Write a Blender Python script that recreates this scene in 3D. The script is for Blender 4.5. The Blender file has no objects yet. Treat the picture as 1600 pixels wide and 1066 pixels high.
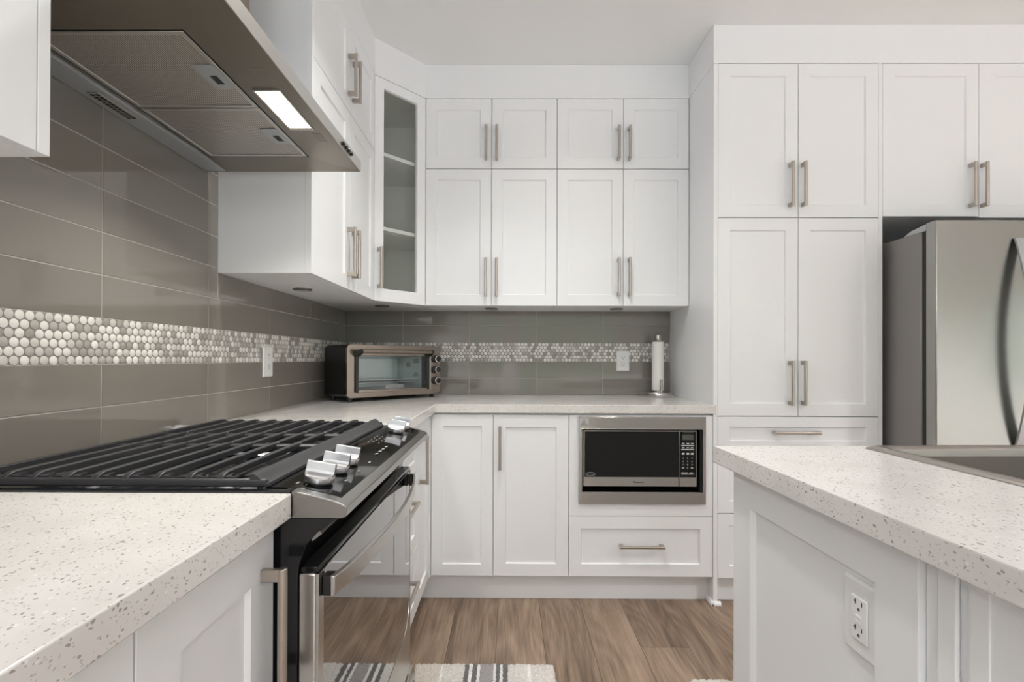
import bpy, bmesh, math, random
from mathutils import Vector, Matrix, noise
random.seed(7)
S = bpy.context.scene
COL = S.collection

# ------------------------------------------------------------------ camera
CAM_Z = 1.1245
F_PX, PX, PY = 769.31, 790.28, 557.26
YAW, ROLL, PITCH = -0.006, 0.0031, 0.0044
cd = bpy.data.cameras.new('camera')
cam = bpy.data.objects.new('camera', cd)
COL.objects.link(cam)
cy, sy, ct, st = math.cos(YAW), math.sin(YAW), math.cos(PITCH), math.sin(PITCH)
right = Vector((cy, -sy, 0)); fwd = Vector((sy*ct, cy*ct, st)); up = Vector((-sy*st, -cy*st, ct))
r2 = right*math.cos(ROLL) + up*math.sin(ROLL)
u2 = up*math.cos(ROLL) - right*math.sin(ROLL)
m = Matrix.Identity(4)
for i in range(3):
    m[i][0] = r2[i]; m[i][1] = u2[i]; m[i][2] = -fwd[i]
m[2][3] = CAM_Z
cam.matrix_world = m
cd.sensor_width = 36.0
cd.lens = F_PX*36.0/1600.0
cd.shift_x = (800-PX)/1600.0
cd.shift_y = (PY-533)/1600.0
cd.clip_start = 0.02
S.camera = cam

# ------------------------------------------------------------------ view and world
S.view_settings.view_transform = 'Standard'
S.view_settings.look = 'None'
S.view_settings.gamma = 1.0
S.view_settings.use_curve_mapping = False
S.view_settings.exposure = 0.0
S.cycles.max_bounces = 10
S.cycles.diffuse_bounces = 6
S.cycles.glossy_bounces = 6
S.cycles.sample_clamp_indirect = 6.0
S.cycles.caustics_reflective = False
S.cycles.caustics_refractive = False

W = bpy.data.worlds.new('daylight'); S.world = W; W.use_nodes = True
nt = W.node_tree; nt.nodes.clear()
tc = nt.nodes.new('ShaderNodeTexCoord'); sep = nt.nodes.new('ShaderNodeSeparateXYZ')
nz = nt.nodes.new('ShaderNodeTexNoise'); nz.inputs['Scale'].default_value = 5.0; nz.inputs['Detail'].default_value = 4
mad = nt.nodes.new('ShaderNodeMath'); mad.operation = 'MULTIPLY_ADD'; mad.inputs[1].default_value = 0.22
ramp = nt.nodes.new('ShaderNodeValToRGB'); e = ramp.color_ramp.elements
e[0].position = 0.0; e[0].color = (0.54, 0.60, 0.66, 1)
e[1].position = 1.0; e[1].color = (0.17, 0.20, 0.24, 1)
for pos, c in ((0.52, (0.53, 0.58, 0.63, 1)), (0.57, (0.15, 0.19, 0.14, 1)), (0.66, (0.18, 0.21, 0.18, 1)), (0.73, (0.24, 0.28, 0.33, 1))):
    k = e.new(pos); k.color = c
mp = nt.nodes.new('ShaderNodeMapRange'); mp.inputs['From Min'].default_value = -1; mp.inputs['From Max'].default_value = 1
bg = nt.nodes.new('ShaderNodeBackground'); bg.inputs['Strength'].default_value = 5.0
out = nt.nodes.new('ShaderNodeOutputWorld')
L = nt.links.new
L(tc.outputs['Generated'], sep.inputs[0]); L(tc.outputs['Generated'], nz.inputs['Vector'])
L(nz.outputs['Fac'], mad.inputs[0]); L(sep.outputs['Z'], mp.inputs['Value']); L(mp.outputs[0], mad.inputs[2])
L(mad.outputs[0], ramp.inputs[0]); L(ramp.outputs[0], bg.inputs['Color']); L(bg.outputs[0], out.inputs[0])

# room limits
XL, XR, YB, YR, ZC = -0.9567, 4.3, 2.8788, -4.2, 2.664
# windows: rear wall (x0,x1,z0,z1), right wall (y0,y1,z0,z1)
REAR_WIN = [(0.15, 2.25, 0.06, 2.20), (2.6, 4.0, 0.7, 2.2), (-0.75, -0.1, 0.7, 2.2)]
LEFT_FILL_WIN = [(-3.7, -1.5, 0.7, 2.2)]  # unseen window added for light on the island and right-hand cabinets
RIGHT_WIN = [(-0.55, 0.15, 0.85, 1.75), (-3.9, -1.9, 0.06, 2.20)]

def area(name, loc, rot, sx, sz, power, color, portal=False):
    d = bpy.data.lights.new(name, 'AREA'); d.shape = 'RECTANGLE'; d.size = sx; d.size_y = sz
    d.energy = power; d.color = color
    o = bpy.data.objects.new(name, d); COL.objects.link(o); o.location = loc; o.rotation_euler = rot
    if portal: d.cycles.is_portal = True
    return o
for (a, b, c, d) in REAR_WIN:
    area('window_daylight', ((a+b)/2, YR-0.05, (c+d)/2), (math.radians(90), 0, 0), b-a, d-c, 1.0, (1, 1, 1), True)
for (a, b, c, d) in RIGHT_WIN:
    area('window_daylight', (XR+0.05, (a+b)/2, (c+d)/2), (math.radians(90), 0, math.radians(90)), b-a, d-c, 1.0, (1, 1, 1), True)
for (a, b, c, d) in LEFT_FILL_WIN:
    area('window_daylight', (XL-0.05, (a+b)/2, (c+d)/2), (math.radians(90), 0, math.radians(-90)), b-a, d-c, 1.0, (1, 1, 1), True)
DOWNLIGHTS = [(0.00, 1.46, 8.0), (0.30, 1.90, 2.3), (0.1, -2.6, 74.0), (1.8, -1.6, 74.0), (3.0, 0.3, 74.0), (3.0, -1.8, 74.0)]  # unseen downlights put in to light the room, the second for the back counter
for (x, y, p) in DOWNLIGHTS:
    d = bpy.data.lights.new('downlight_glow', 'AREA'); d.shape = 'DISK'; d.size = 0.11
    d.energy = p; d.color = (1.0, 0.90, 0.78) if y > 1.9 else (0.99, 0.98, 0.94) if y > 1 else (0.95, 0.985, 1.0); d.spread = math.radians(112)
    o = bpy.data.objects.new('downlight_glow', d); COL.objects.link(o); o.location = (x, y, ZC-0.012)

# ------------------------------------------------------------------ mesh helpers
class MB:
    def __init__(s, T=None):
        s.v = []; s.f = []; s.mi = []; s.T = T; s.cur = 0
    def add(s, pts, faces):
        b = len(s.v)
        for p in pts:
            p = Vector(p)
            s.v.append(s.T @ p if s.T else p)
        for f in faces:
            s.f.append([b+i for i in f]); s.mi.append(s.cur)
        return s
    def box(s, x0, x1, y0, y1, z0, z1):
        return s.add([(x, y, z) for z in (z0, z1) for y in (y0, y1) for x in (x0, x1)],
                     [(0,2,3,1), (4,5,7,6), (0,1,5,4), (2,6,7,3), (0,4,6,2), (1,3,7,5)])
    def prism(s, poly, axis, a, b):
        n = len(poly)
        def P(p, c):
            return {'x': (c, p[0], p[1]), 'y': (p[0], c, p[1]), 'z': (p[0], p[1], c)}[axis]
        pts = [P(p, a) for p in poly] + [P(p, b) for p in poly]
        fs = [list(range(n))[::-1], [n+i for i in range(n)]]
        fs += [(i, (i+1) % n, n+(i+1) % n, n+i) for i in range(n)]
        return s.add(pts, fs)
    def lathe(s, prof, c, axis='z', n=32):
        c = Vector(c); pts = []; fs = []
        for (r, h) in prof:
            for k in range(n):
                a = 2*math.pi*k/n; x, y = r*math.cos(a), r*math.sin(a)
                pts.append(c + Vector({'z': (x, y, h), 'x': (h, x, y), 'y': (x, h, y)}[axis]))
        for i in range(len(prof)-1):
            for k in range(n):
                k2 = (k+1) % n
                fs.append((i*n+k, i*n+k2, (i+1)*n+k2, (i+1)*n+k))
        fs.append(list(range(n))[::-1]); fs.append([(len(prof)-1)*n+k for k in range(n)])
        return s.add(pts, fs)
    def cyl(s, c, axis, r, h0, h1, n=24):
        return s.lathe([(r, h0), (r, h1)], c, axis, n)
    def tube(s, path, r, n=12):
        path = [Vector(p) for p in path]; pts = []; fs = []
        for i, p in enumerate(path):
            t = (path[min(i+1, len(path)-1)] - path[max(i-1, 0)]).normalized()
            ref = Vector((0, 0, 1)) if abs(t.z) < 0.9 else Vector((1, 0, 0))
            a = t.cross(ref).normalized(); b = t.cross(a)
            for k in range(n):
                w = 2*math.pi*k/n
                pts.append(p + a*r*math.cos(w) + b*r*math.sin(w))
        for i in range(len(path)-1):
            for k in range(n):
                k2 = (k+1) % n
                fs.append((i*n+k, i*n+k2, (i+1)*n+k2, (i+1)*n+k))
        fs.append(list(range(n))); fs.append([(len(path)-1)*n+k for k in range(n)][::-1])
        return s.add(pts, fs)
    def obox(s, O, a, b, c, ra, rb, rc):
        """box along three axes a,b,c from O with ranges"""
        O, a, b, c = Vector(O), Vector(a), Vector(b), Vector(c)
        pts = [O + a*i + b*j + c*k for k in rc for j in rb for i in ra]
        return s.add(pts, [(0,2,3,1), (4,5,7,6), (0,1,5,4), (2,6,7,3), (0,4,6,2), (1,3,7,5)])
    def ring(s, outer, inner, axis, a, b):
        """frame: outer and inner polygons with equal vertex count, extruded a..b"""
        n = len(outer)
        def P(p, c):
            return {'x': (c, p[0], p[1]), 'y': (p[0], c, p[1]), 'z': (p[0], p[1], c)}[axis]
        pts = [P(p, a) for p in outer] + [P(p, a) for p in inner] + [P(p, b) for p in outer] + [P(p, b) for p in inner]
        fs = []
        for i in range(n):
            j = (i+1) % n
            fs += [(i, j, n+j, n+i), (2*n+i, 3*n+i, 3*n+j, 2*n+j), (i, 2*n+i, 2*n+j, j), (n+i, n+j, 3*n+j, 3*n+i)]
        return s.add(pts, fs)

WM = {}
def thing(name, label, cat, loc=(0, 0, 0), rotz=0.0, group=None):
    o = bpy.data.objects.new(name, None); COL.objects.link(o)
    o.location = loc; o.rotation_euler = (0, 0, rotz); o.empty_display_size = 0.05
    o['label'] = label; o['category'] = cat
    if group: o['group'] = group
    WM[o.name] = Matrix.Translation(Vector(loc)) @ Matrix.Rotation(rotz, 4, 'Z')
    return o
def wm(o):
    return WM.get(o.name, Matrix.Identity(4))
def obj(name, mb, mats, parent=None, bevel=0.0, seg=2, smooth=35, label=None, loc=None):
    """mb holds world coordinates (or local ones when mb.T is the parent's matrix)"""
    me = bpy.data.meshes.new(name)
    base = wm(parent) if parent else Matrix.Translation(Vector(loc or (0, 0, 0)))
    inv = base.inverted()
    me.from_pydata([inv @ v for v in mb.v], [], mb.f)
    if not isinstance(mats, (list, tuple)): mats = [mats]
    for x in mats: me.materials.append(x)
    for p, i in zip(me.polygons, mb.mi): p.material_index = i
    bm = bmesh.new(); bm.from_mesh(me); bmesh.ops.recalc_face_normals(bm, faces=bm.faces); bm.to_mesh(me); bm.free()
    for p in me.polygons: p.use_smooth = True
    me.set_sharp_from_angle(angle=math.radians(smooth))
    o = bpy.data.objects.new(name, me); COL.objects.link(o)
    if parent:
        o.parent = parent
        WM[o.name] = base
    else:
        o.location = loc or (0, 0, 0); WM[o.name] = base
    if bevel:
        b = o.modifiers.new('bevel', 'BEVEL'); b.width = bevel; b.segments = seg; b.limit_method = 'ANGLE'; b.angle_limit = math.radians(40)
    if label: o['label'] = label
    return o
def tag(o, label, cat, group=None):
    o['label'] = label; o['category'] = cat
    if group: o['group'] = group
    return o
def struct(name, mb, mat, bevel=0.0):
    o = obj(name, mb, mat, None, bevel); o['kind'] = 'structure'; return o
def text_mb(txt, O, u, v, height, width=None, depth=0.0004, n=None, bold=0.0):
    """letters of the word standing at O, running along u with up = v"""
    c = bpy.data.curves.new('lettering', 'FONT'); c.body = txt; c.size = 1.0; c.extrude = 0.0; c.offset = bold
    t = bpy.data.objects.new('lettering', c); COL.objects.link(t)
    dg = bpy.context.evaluated_depsgraph_get()
    me = bpy.data.meshes.new_from_object(t.evaluated_get(dg))
    xs = [p.co.x for p in me.vertices]; ys = [p.co.y for p in me.vertices]
    x0, x1, y0, y1 = min(xs), max(xs), min(ys), max(ys)
    sv = height/(y1-y0); su = (width/(x1-x0)) if width else sv
    O, u, v = Vector(O), Vector(u), Vector(v); nn = u.cross(v)
    mb = MB()
    mb.add([O + u*((p.co.x-(x0+x1)/2)*su) + v*((p.co.y-(y0+y1)/2)*sv) + nn*depth for p in me.vertices], [tuple(p.vertices) for p in me.polygons])
    bpy.data.objects.remove(t); bpy.data.curves.remove(c); bpy.data.meshes.remove(me)
    return mb

# ------------------------------------------------------------------ materials
def mat(name, color, rough=0.5, metal=0.0, spec=0.5, ior=None, coat=0.0, coat_rough=0.05, aniso=0.0, emit=None, emit_s=0.0):
    M = bpy.data.materials.new(name); M.use_nodes = True
    b = M.node_tree.nodes['Principled BSDF']
    b.inputs['Base Color'].default_value = (*color, 1); b.inputs['Roughness'].default_value = rough
    b.inputs['Metallic'].default_value = metal; b.inputs['Specular IOR Level'].default_value = spec
    if ior: b.inputs['IOR'].default_value = ior
    b.inputs['Coat Weight'].default_value = coat; b.inputs['Coat Roughness'].default_value = coat_rough
    b.inputs['Anisotropic'].default_value = aniso
    if emit:
        b.inputs['Emission Color'].default_value = (*emit, 1); b.inputs['Emission Strength'].default_value = emit_s
    return M
def N(M, t, **kw):
    n = M.node_tree.nodes.new(t)
    for k, v in kw.items():
        if hasattr(n, k): setattr(n, k, v)
        else: n.inputs[k.replace('_', ' ')].default_value = v
    return n
def LK(M, a, b): M.node_tree.links.new(a, b)
def BS(M): return M.node_tree.nodes['Principled BSDF']
def add_bump(M, scale, strength, dist=0.001, stretch=(1, 1, 1), detail=2.0, rough_var=0.0):
    t = N(M, 'ShaderNodeTexCoord'); mp = N(M, 'ShaderNodeMapping'); mp.inputs['Scale'].default_value = stretch
    nz = N(M, 'ShaderNodeTexNoise'); nz.inputs['Scale'].default_value = scale; nz.inputs['Detail'].default_value = detail
    b = N(M, 'ShaderNodeBump'); b.inputs['Strength'].default_value = strength; b.inputs['Distance'].default_value = dist
    LK(M, t.outputs['Object'], mp.inputs[0]); LK(M, mp.outputs[0], nz.inputs['Vector'])
    LK(M, nz.outputs['Fac'], b.inputs['Height']); LK(M, b.outputs[0], BS(M).inputs['Normal'])
    if rough_var:
        mr = N(M, 'ShaderNodeMapRange'); r = BS(M).inputs['Roughness'].default_value
        mr.inputs['To Min'].default_value = max(0, r-rough_var); mr.inputs['To Max'].default_value = r+rough_var
        LK(M, nz.outputs['Fac'], mr.inputs['Value']); LK(M, mr.outputs[0], BS(M).inputs['Roughness'])
    return M

m_white = mat('white_lacquer', (0.86, 0.868, 0.88), 0.32)
m_wall = mat('wall_paint', (0.80, 0.805, 0.81), 0.6)
m_ceil = add_bump(mat('ceiling_paint', (0.88, 0.885, 0.885), 0.8), 60, 0.1)
m_nickel = add_bump(mat('brushed_nickel', (0.50, 0.45, 0.40), 0.30, 1.0), 40, 0.05, 0.0004, (1, 1, 30), rough_var=0.06)
m_steel = add_bump(mat('brushed_steel', (0.56, 0.54, 0.51), 0.22, 1.0), 30, 0.05, 0.0004, (1, 40, 40), rough_var=0.05)
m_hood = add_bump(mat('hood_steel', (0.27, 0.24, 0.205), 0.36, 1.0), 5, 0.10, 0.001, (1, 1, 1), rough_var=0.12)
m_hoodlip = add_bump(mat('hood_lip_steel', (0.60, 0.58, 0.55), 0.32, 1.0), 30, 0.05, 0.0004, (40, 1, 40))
m_hoodstrip = mat('hood_grey_strip', (0.50, 0.52, 0.54), 0.45, 0.6)
m_fridge = mat('refrigerator_steel', (0.37, 0.367, 0.345), 0.21, 1.0)
m_fridgeside = mat('refrigerator_side_grey', (0.27, 0.255, 0.25), 0.42, 0.3)
m_dark = mat('dark_gap', (0.03, 0.03, 0.03), 0.6)
m_blackgloss = mat('black_glass', (0.006, 0.006, 0.006), 0.04, 0, 0.5, 1.45)
m_ovenglass = mat('oven_door_glass', (0.012, 0.012, 0.013), 0.02, 0, 0.5, 2.1, coat=1.0, coat_rough=0.01)
m_blackenamel = mat('black_enamel', (0.010, 0.010, 0.012), 0.12)
m_iron = add_bump(mat('cast_iron', (0.030, 0.030, 0.033), 0.42), 300, 0.15, 0.0005)
m_knob = mat('knob_aluminium', (0.66, 0.66, 0.68), 0.27, 1.0)
m_panelsteel = add_bump(mat('range_steel', (0.345, 0.335, 0.325), 0.26, 1.0), 30, 0.05, 0.0004, (40, 1, 40))
m_doorsteel = add_bump(mat('range_door_steel', (0.55, 0.535, 0.51), 0.26, 1.0), 30, 0.05, 0.0004, (40, 1, 40))
m_plastic = mat('white_plastic', (0.82, 0.82, 0.81), 0.3)
m_black = mat('black_plastic', (0.012, 0.012, 0.012), 0.3)
m_paper = add_bump(mat('paper_towel', (0.86, 0.85, 0.82), 0.95), 150, 0.4, 0.002)
m_print = mat('white_print', (0.55, 0.55, 0.55), 0.5)
m_print_dim = mat('grey_print', (0.30, 0.31, 0.31), 0.5)
m_print_dark = mat('dark_print', (0.05, 0.05, 0.05), 0.5)
m_label = mat('grey_label', (0.50, 0.50, 0.49), 0.4)
m_lcd = mat('display_glass', (0.10, 0.115, 0.09), 0.15)
m_grout = mat('grout', (0.47, 0.45, 0.42), 0.85)
m_bronze = add_bump(mat('bronze_steel', (0.31, 0.265, 0.225), 0.24, 1.0), 30, 0.05, 0.0004, (1, 40, 40))
m_blackpaint = mat('black_sheet_metal', (0.012, 0.012, 0.013), 0.28)
m_cavity = mat('aluminised_steel', (0.66, 0.70, 0.70), 0.35, 0.6)
m_lamp = mat('lamp_lens', (1, 0.95, 0.85), 0.4, emit=(1.0, 0.86, 0.62), emit_s=9.0)
m_down = mat('downlight_lens', (1, 0.95, 0.85), 0.4, emit=(1.0, 0.88, 0.72), emit_s=5.0)
m_cabin = mat('cabinet_interior', (0.86, 0.86, 0.83), 0.5)
m_sink = add_bump(mat('sink_steel', (0.42, 0.39, 0.36), 0.30, 1.0), 30, 0.05, 0.0004, (40, 1, 40))
m_puck = mat('puck_metal', (0.20, 0.18, 0.16), 0.35, 0.8)
m_frame = mat('window_frame_white', (0.8, 0.8, 0.8), 0.4)

def glass_mat(name, tint, refl=0.08):
    M = bpy.data.materials.new(name); M.use_nodes = True; t = M.node_tree; t.nodes.clear()
    o = t.nodes.new('ShaderNodeOutputMaterial'); mx = t.nodes.new('ShaderNodeMixShader')
    tr = t.nodes.new('ShaderNodeBsdfTransparent'); tr.inputs[0].default_value = (*tint, 1)
    gl = t.nodes.new('ShaderNodeBsdfGlossy'); gl.inputs['Roughness'].default_value = 0.01
    fr = t.nodes.new('ShaderNodeFresnel')
    ge = t.nodes.new('ShaderNodeNewGeometry'); io = t.nodes.new('ShaderNodeMix')   # same reflectance from both sides of the thin pane
    io.inputs[2].default_value = 1.5; io.inputs[3].default_value = 1/1.5
    t.links.new(ge.outputs['Backfacing'], io.inputs[0]); t.links.new(io.outputs[0], fr.inputs['IOR'])
    t.links.new(fr.outputs[0], mx.inputs[0]); t.links.new(tr.outputs[0], mx.inputs[1]); t.links.new(gl.outputs[0], mx.inputs[2])
    t.links.new(mx.outputs[0], o.inputs[0])
    return M
m_glass = glass_mat('cabinet_glass', (0.96, 0.97, 0.95))
m_toastglass = glass_mat('toaster_glass', (0.93, 0.955, 0.955))

# quartz: warm white with brown and grey chips
def quartz():
    M = mat('speckled_quartz', (0.8, 0.78, 0.75), 0.16, 0, 0.5)
    t = N(M, 'ShaderNodeTexCoord')
    nz = N(M, 'ShaderNodeTexNoise'); nz.inputs['Scale'].default_value = 110; nz.inputs['Detail'].default_value = 1
    mxv = N(M, 'ShaderNodeMix', data_type='VECTOR'); mxv.inputs[0].default_value = 0.006
    LK(M, t.outputs['Object'], nz.inputs['Vector'])
    LK(M, t.outputs['Object'], mxv.inputs[4]); LK(M, nz.outputs['Color'], mxv.inputs[5])
    prev = None
    base = N(M, 'ShaderNodeTexNoise'); base.inputs['Scale'].default_value = 9; base.inputs['Detail'].default_value = 6
    LK(M, t.outputs['Object'], base.inputs['Vector'])
    br = N(M, 'ShaderNodeValToRGB'); br.color_ramp.elements[0].color = (0.69, 0.665, 0.64, 1); br.color_ramp.elements[1].color = (0.765, 0.745, 0.725, 1)
    br.color_ramp.elements[0].position = 0.35; br.color_ramp.elements[1].position = 0.65
    LK(M, base.outputs['Fac'], br.inputs[0]); prev = br.outputs[0]
    for sc, pick, size, c in ((310, 0.15, 0.40, (0.37, 0.335, 0.31, 1)), (200, 0.065, 0.33, (0.37, 0.335, 0.31, 1)), (500, 0.18, 0.45, (0.50, 0.465, 0.435, 1)), (150, 0.020, 0.26, (0.44, 0.40, 0.37, 1)), (260, 0.07, 0.36, (0.84, 0.83, 0.81, 1))):
        v = N(M, 'ShaderNodeTexVoronoi'); v.inputs['Scale'].default_value = sc
        mp = N(M, 'ShaderNodeMapping'); mp.inputs['Rotation'].default_value = (0.6, 0.4, sc); mp.inputs['Scale'].default_value = (1.0, 0.62, 1.0); mp.inputs['Location'].default_value = (sc*0.13, 0, 0)
        LK(M, mxv.outputs[1], mp.inputs[0]); LK(M, mp.outputs[0], v.inputs['Vector'])
        s = N(M, 'ShaderNodeSeparateColor'); LK(M, v.outputs['Color'], s.inputs[0])
        a = N(M, 'ShaderNodeMath', operation='LESS_THAN'); a.inputs[1].default_value = pick; LK(M, s.outputs[0], a.inputs[0])
        # size differs per chip
        sz = N(M, 'ShaderNodeMath', operation='MULTIPLY'); sz.inputs[1].default_value = size*1.3; LK(M, s.outputs[1], sz.inputs[0])
        b = N(M, 'ShaderNodeMath', operation='LESS_THAN'); LK(M, v.outputs['Distance'], b.inputs[0]); LK(M, sz.outputs[0], b.inputs[1])
        ml = N(M, 'ShaderNodeMath', operation='MULTIPLY'); LK(M, a.outputs[0], ml.inputs[0]); LK(M, b.outputs[0], ml.inputs[1])
        mx = N(M, 'ShaderNodeMix', data_type='RGBA'); mx.inputs[7].default_value = c
        LK(M, ml.outputs[0], mx.inputs[0]); LK(M, prev, mx.inputs[6]); prev = mx.outputs[2]
    LK(M, prev, BS(M).inputs['Base Color'])
    return M
m_quartz = quartz()

# glazed wall tile, a little variation per tile island
def tile_mat():
    M = mat('taupe_glazed_tile', (0.205, 0.19, 0.17), 0.035, 0, 0.5, 1.62)
    g = N(M, 'ShaderNodeNewGeometry'); r = N(M, 'ShaderNodeValToRGB')
    r.color_ramp.elements[0].color = (0.206, 0.189, 0.168, 1); r.color_ramp.elements[1].color = (0.238, 0.219, 0.196, 1)
    LK(M, g.outputs['Random Per Island'], r.inputs[0]); LK(M, r.outputs[0], BS(M).inputs['Base Color'])
    add_bump(M, 7, 0.02, 0.01, detail=0)
    return M
m_tile = tile_mat()
m_penny = [mat('penny_tile_white', (0.78, 0.76, 0.73), 0.25), mat('penny_tile_pale_grey', (0.60, 0.58, 0.55), 0.25),
           mat('penny_tile_grey', (0.44, 0.42, 0.40), 0.25), mat('penny_tile_taupe', (0.36, 0.34, 0.31), 0.25), mat('penny_grout', (0.25, 0.24, 0.225), 0.8)]

# plank floor
def floor_mat():
    M = mat('wood_plank', (0.3, 0.2, 0.14), 0.42, 0, 0.4)
    t = N(M, 'ShaderNodeTexCoord'); s = N(M, 'ShaderNodeSeparateXYZ'); LK(M, t.outputs['Object'], s.inputs[0])
    def math_(op, a, b=None):
        n = N(M, 'ShaderNodeMath', operation=op)
        for i, q in enumerate((a, b)):
            if q is None: continue
            if isinstance(q, (int, float)): n.inputs[i].default_value = q
            else: LK(M, q, n.inputs[i])
        if op == 'COMPARE': n.inputs[2].default_value = 0.1
        return n.outputs[0]
    PW, PL = 0.1885, 1.80
    xs = math_('DIVIDE', math_('ADD', s.outputs[0], 0.2345+PW*20), PW)
    ix = math_('FLOOR', xs); fx = math_('FRACT', xs)
    # one end joint at y = 1.93 (sixth plank right of the stove); the others fall elsewhere
    hsh = math_('FRACT', math_('MULTIPLY', math_('SINE', math_('MULTIPLY', ix, 12.9898)), 437.58))
    off = math_('MULTIPLY', math_('ADD', math_('MULTIPLY', hsh, 0.7), 0.55), math_('SUBTRACT', 1.0, math_('COMPARE', ix, 24.0)))
    ys = math_('DIVIDE', math_('ADD', math_('ADD', s.outputs[1], off), PL*10 - 1.93), PL)
    iy = math_('FLOOR', ys); fy = math_('FRACT', ys)
    cmb = N(M, 'ShaderNodeCombineXYZ'); LK(M, ix, cmb.inputs[0]); LK(M, iy, cmb.inputs[1])
    wn = N(M, 'ShaderNodeTexWhiteNoise', noise_dimensions='3D'); LK(M, cmb.outputs[0], wn.inputs['Vector'])
    # grain coordinates shifted per plank
    sc = N(M, 'ShaderNodeVectorMath', operation='SCALE'); sc.inputs['Scale'].default_value = 13.0; LK(M, wn.outputs['Color'], sc.inputs[0])
    ad = N(M, 'ShaderNodeVectorMath', operation='ADD'); LK(M, t.outputs['Object'], ad.inputs[0]); LK(M, sc.outputs[0], ad.inputs[1])
    mp = N(M, 'ShaderNodeMapping'); mp.inputs['Scale'].default_value = (1.0, 0.16, 1.0); LK(M, ad.outputs[0], mp.inputs[0])
    n1 = N(M, 'ShaderNodeTexNoise'); n1.inputs['Scale'].default_value = 9; n1.inputs['Detail'].default_value = 5; n1.inputs['Distortion'].default_value = 1.2
    LK(M, mp.outputs[0], n1.inputs['Vector'])
    # cathedral rings from a distorted noise
    n3 = N(M, 'ShaderNodeTexNoise'); n3.inputs['Scale'].default_value = 4.5; n3.inputs['Detail'].default_value = 1.0
    mp3 = N(M, 'ShaderNodeMapping'); mp3.inputs['Scale'].default_value = (1.0, 0.22, 1.0); LK(M, ad.outputs[0], mp3.inputs[0]); LK(M, mp3.outputs[0], n3.inputs['Vector'])
    rings = math_('FRACT', math_('MULTIPLY', n3.outputs['Fac'], 16))
    tri = math_('ABSOLUTE', math_('SUBTRACT', math_('MULTIPLY', rings, 2), 1))
    mp2 = N(M, 'ShaderNodeMapping'); mp2.inputs['Scale'].default_value = (1.0, 0.03, 1.0); LK(M, ad.outputs[0], mp2.inputs[0])
    n2 = N(M, 'ShaderNodeTexNoise'); n2.inputs['Scale'].default_value = 170; n2.inputs['Detail'].default_value = 3
    LK(M, mp2.outputs[0], n2.inputs['Vector'])
    f = math_('ADD', math_('MULTIPLY', n1.outputs['Fac'], 0.85), math_('MULTIPLY', n2.outputs['Fac'], 0.54))
    f = math_('ADD', f, math_('MULTIPLY', math_('SUBTRACT', tri, 0.5), 0.12))
    f = math_('ADD', f, math_('MULTIPLY', math_('SUBTRACT', wn.outputs['Value'], 0.5), 0.16))
    r = N(M, 'ShaderNodeValToRGB'); e = r.color_ramp.elements
    e[0].position = 0.40; e[0].color = (0.100, 0.068, 0.047, 1); e[1].position = 0.95; e[1].color = (0.36, 0.260, 0.188, 1)
    k = e.new(0.62); k.color = (0.200, 0.137, 0.095, 1)
    k = e.new(0.76); k.color = (0.270, 0.190, 0.135, 1)
    LK(M, f, r.inputs[0])
    # seams
    ex = math_('MINIMUM', fx, math_('SUBTRACT', 1.0, fx)); ey = math_('MINIMUM', fy, math_('SUBTRACT', 1.0, fy))
    g = math_('MAXIMUM', math_('LESS_THAN', ex, 0.0065), math_('LESS_THAN', ey, 0.0011))
    mx = N(M, 'ShaderNodeMix', data_type='RGBA'); mx.inputs[7].default_value = (0.05, 0.034, 0.024, 1)
    LK(M, math_('MULTIPLY', g, 0.8), mx.inputs[0]); LK(M, r.outputs[0], mx.inputs[6]); LK(M, mx.outputs[2], BS(M).inputs['Base Color'])
    b = N(M, 'ShaderNodeBump'); b.inputs['Strength'].default_value = 0.12; b.inputs['Distance'].default_value = 0.001
    LK(M, math_('SUBTRACT', n2.outputs['Fac'], g), b.inputs['Height']); LK(M, b.outputs[0], BS(M).inputs['Normal'])
    return M
m_floor = floor_mat()

# filter mesh of the hood
def mesh_mat():
    M = mat('filter_mesh', (0.36, 0.34, 0.31), 0.42, 0.85)
    t = N(M, 'ShaderNodeTexCoord'); s = N(M, 'ShaderNodeSeparateXYZ'); LK(M, t.outputs['Object'], s.inputs[0])
    outs = []
    for i, q in ((0, 4.6), (1, 4.0)):
        a = N(M, 'ShaderNodeMath', operation='MULTIPLY'); a.inputs[1].default_value = 2*math.pi/(q*0.001); LK(M, s.outputs[i], a.inputs[0])
        c = N(M, 'ShaderNodeMath', operation='SINE'); LK(M, a.outputs[0], c.inputs[0]); outs.append(c.outputs[0])
    p = N(M, 'ShaderNodeMath', operation='MULTIPLY_ADD'); p.inputs[1].default_value = 0.35; LK(M, outs[1], p.inputs[0]); LK(M, outs[0], p.inputs[2])
    r = N(M, 'ShaderNodeValToRGB'); r.color_ramp.elements[0].position = 0.25; r.color_ramp.elements[1].position = 0.8
    r.color_ramp.elements[0].color = (0.22, 0.205, 0.185, 1); r.color_ramp.elements[1].color = (0.72, 0.70, 0.66, 1)
    mr = N(M, 'ShaderNodeMapRange'); mr.inputs['From Min'].default_value = -1.35; mr.inputs['From Max'].default_value = 1.35
    LK(M, p.outputs[0], mr.inputs['Value']); LK(M, mr.outputs[0], r.inputs[0]); LK(M, r.outputs[0], BS(M).inputs['Base Color'])
    return M
m_mesh = mesh_mat()

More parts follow.
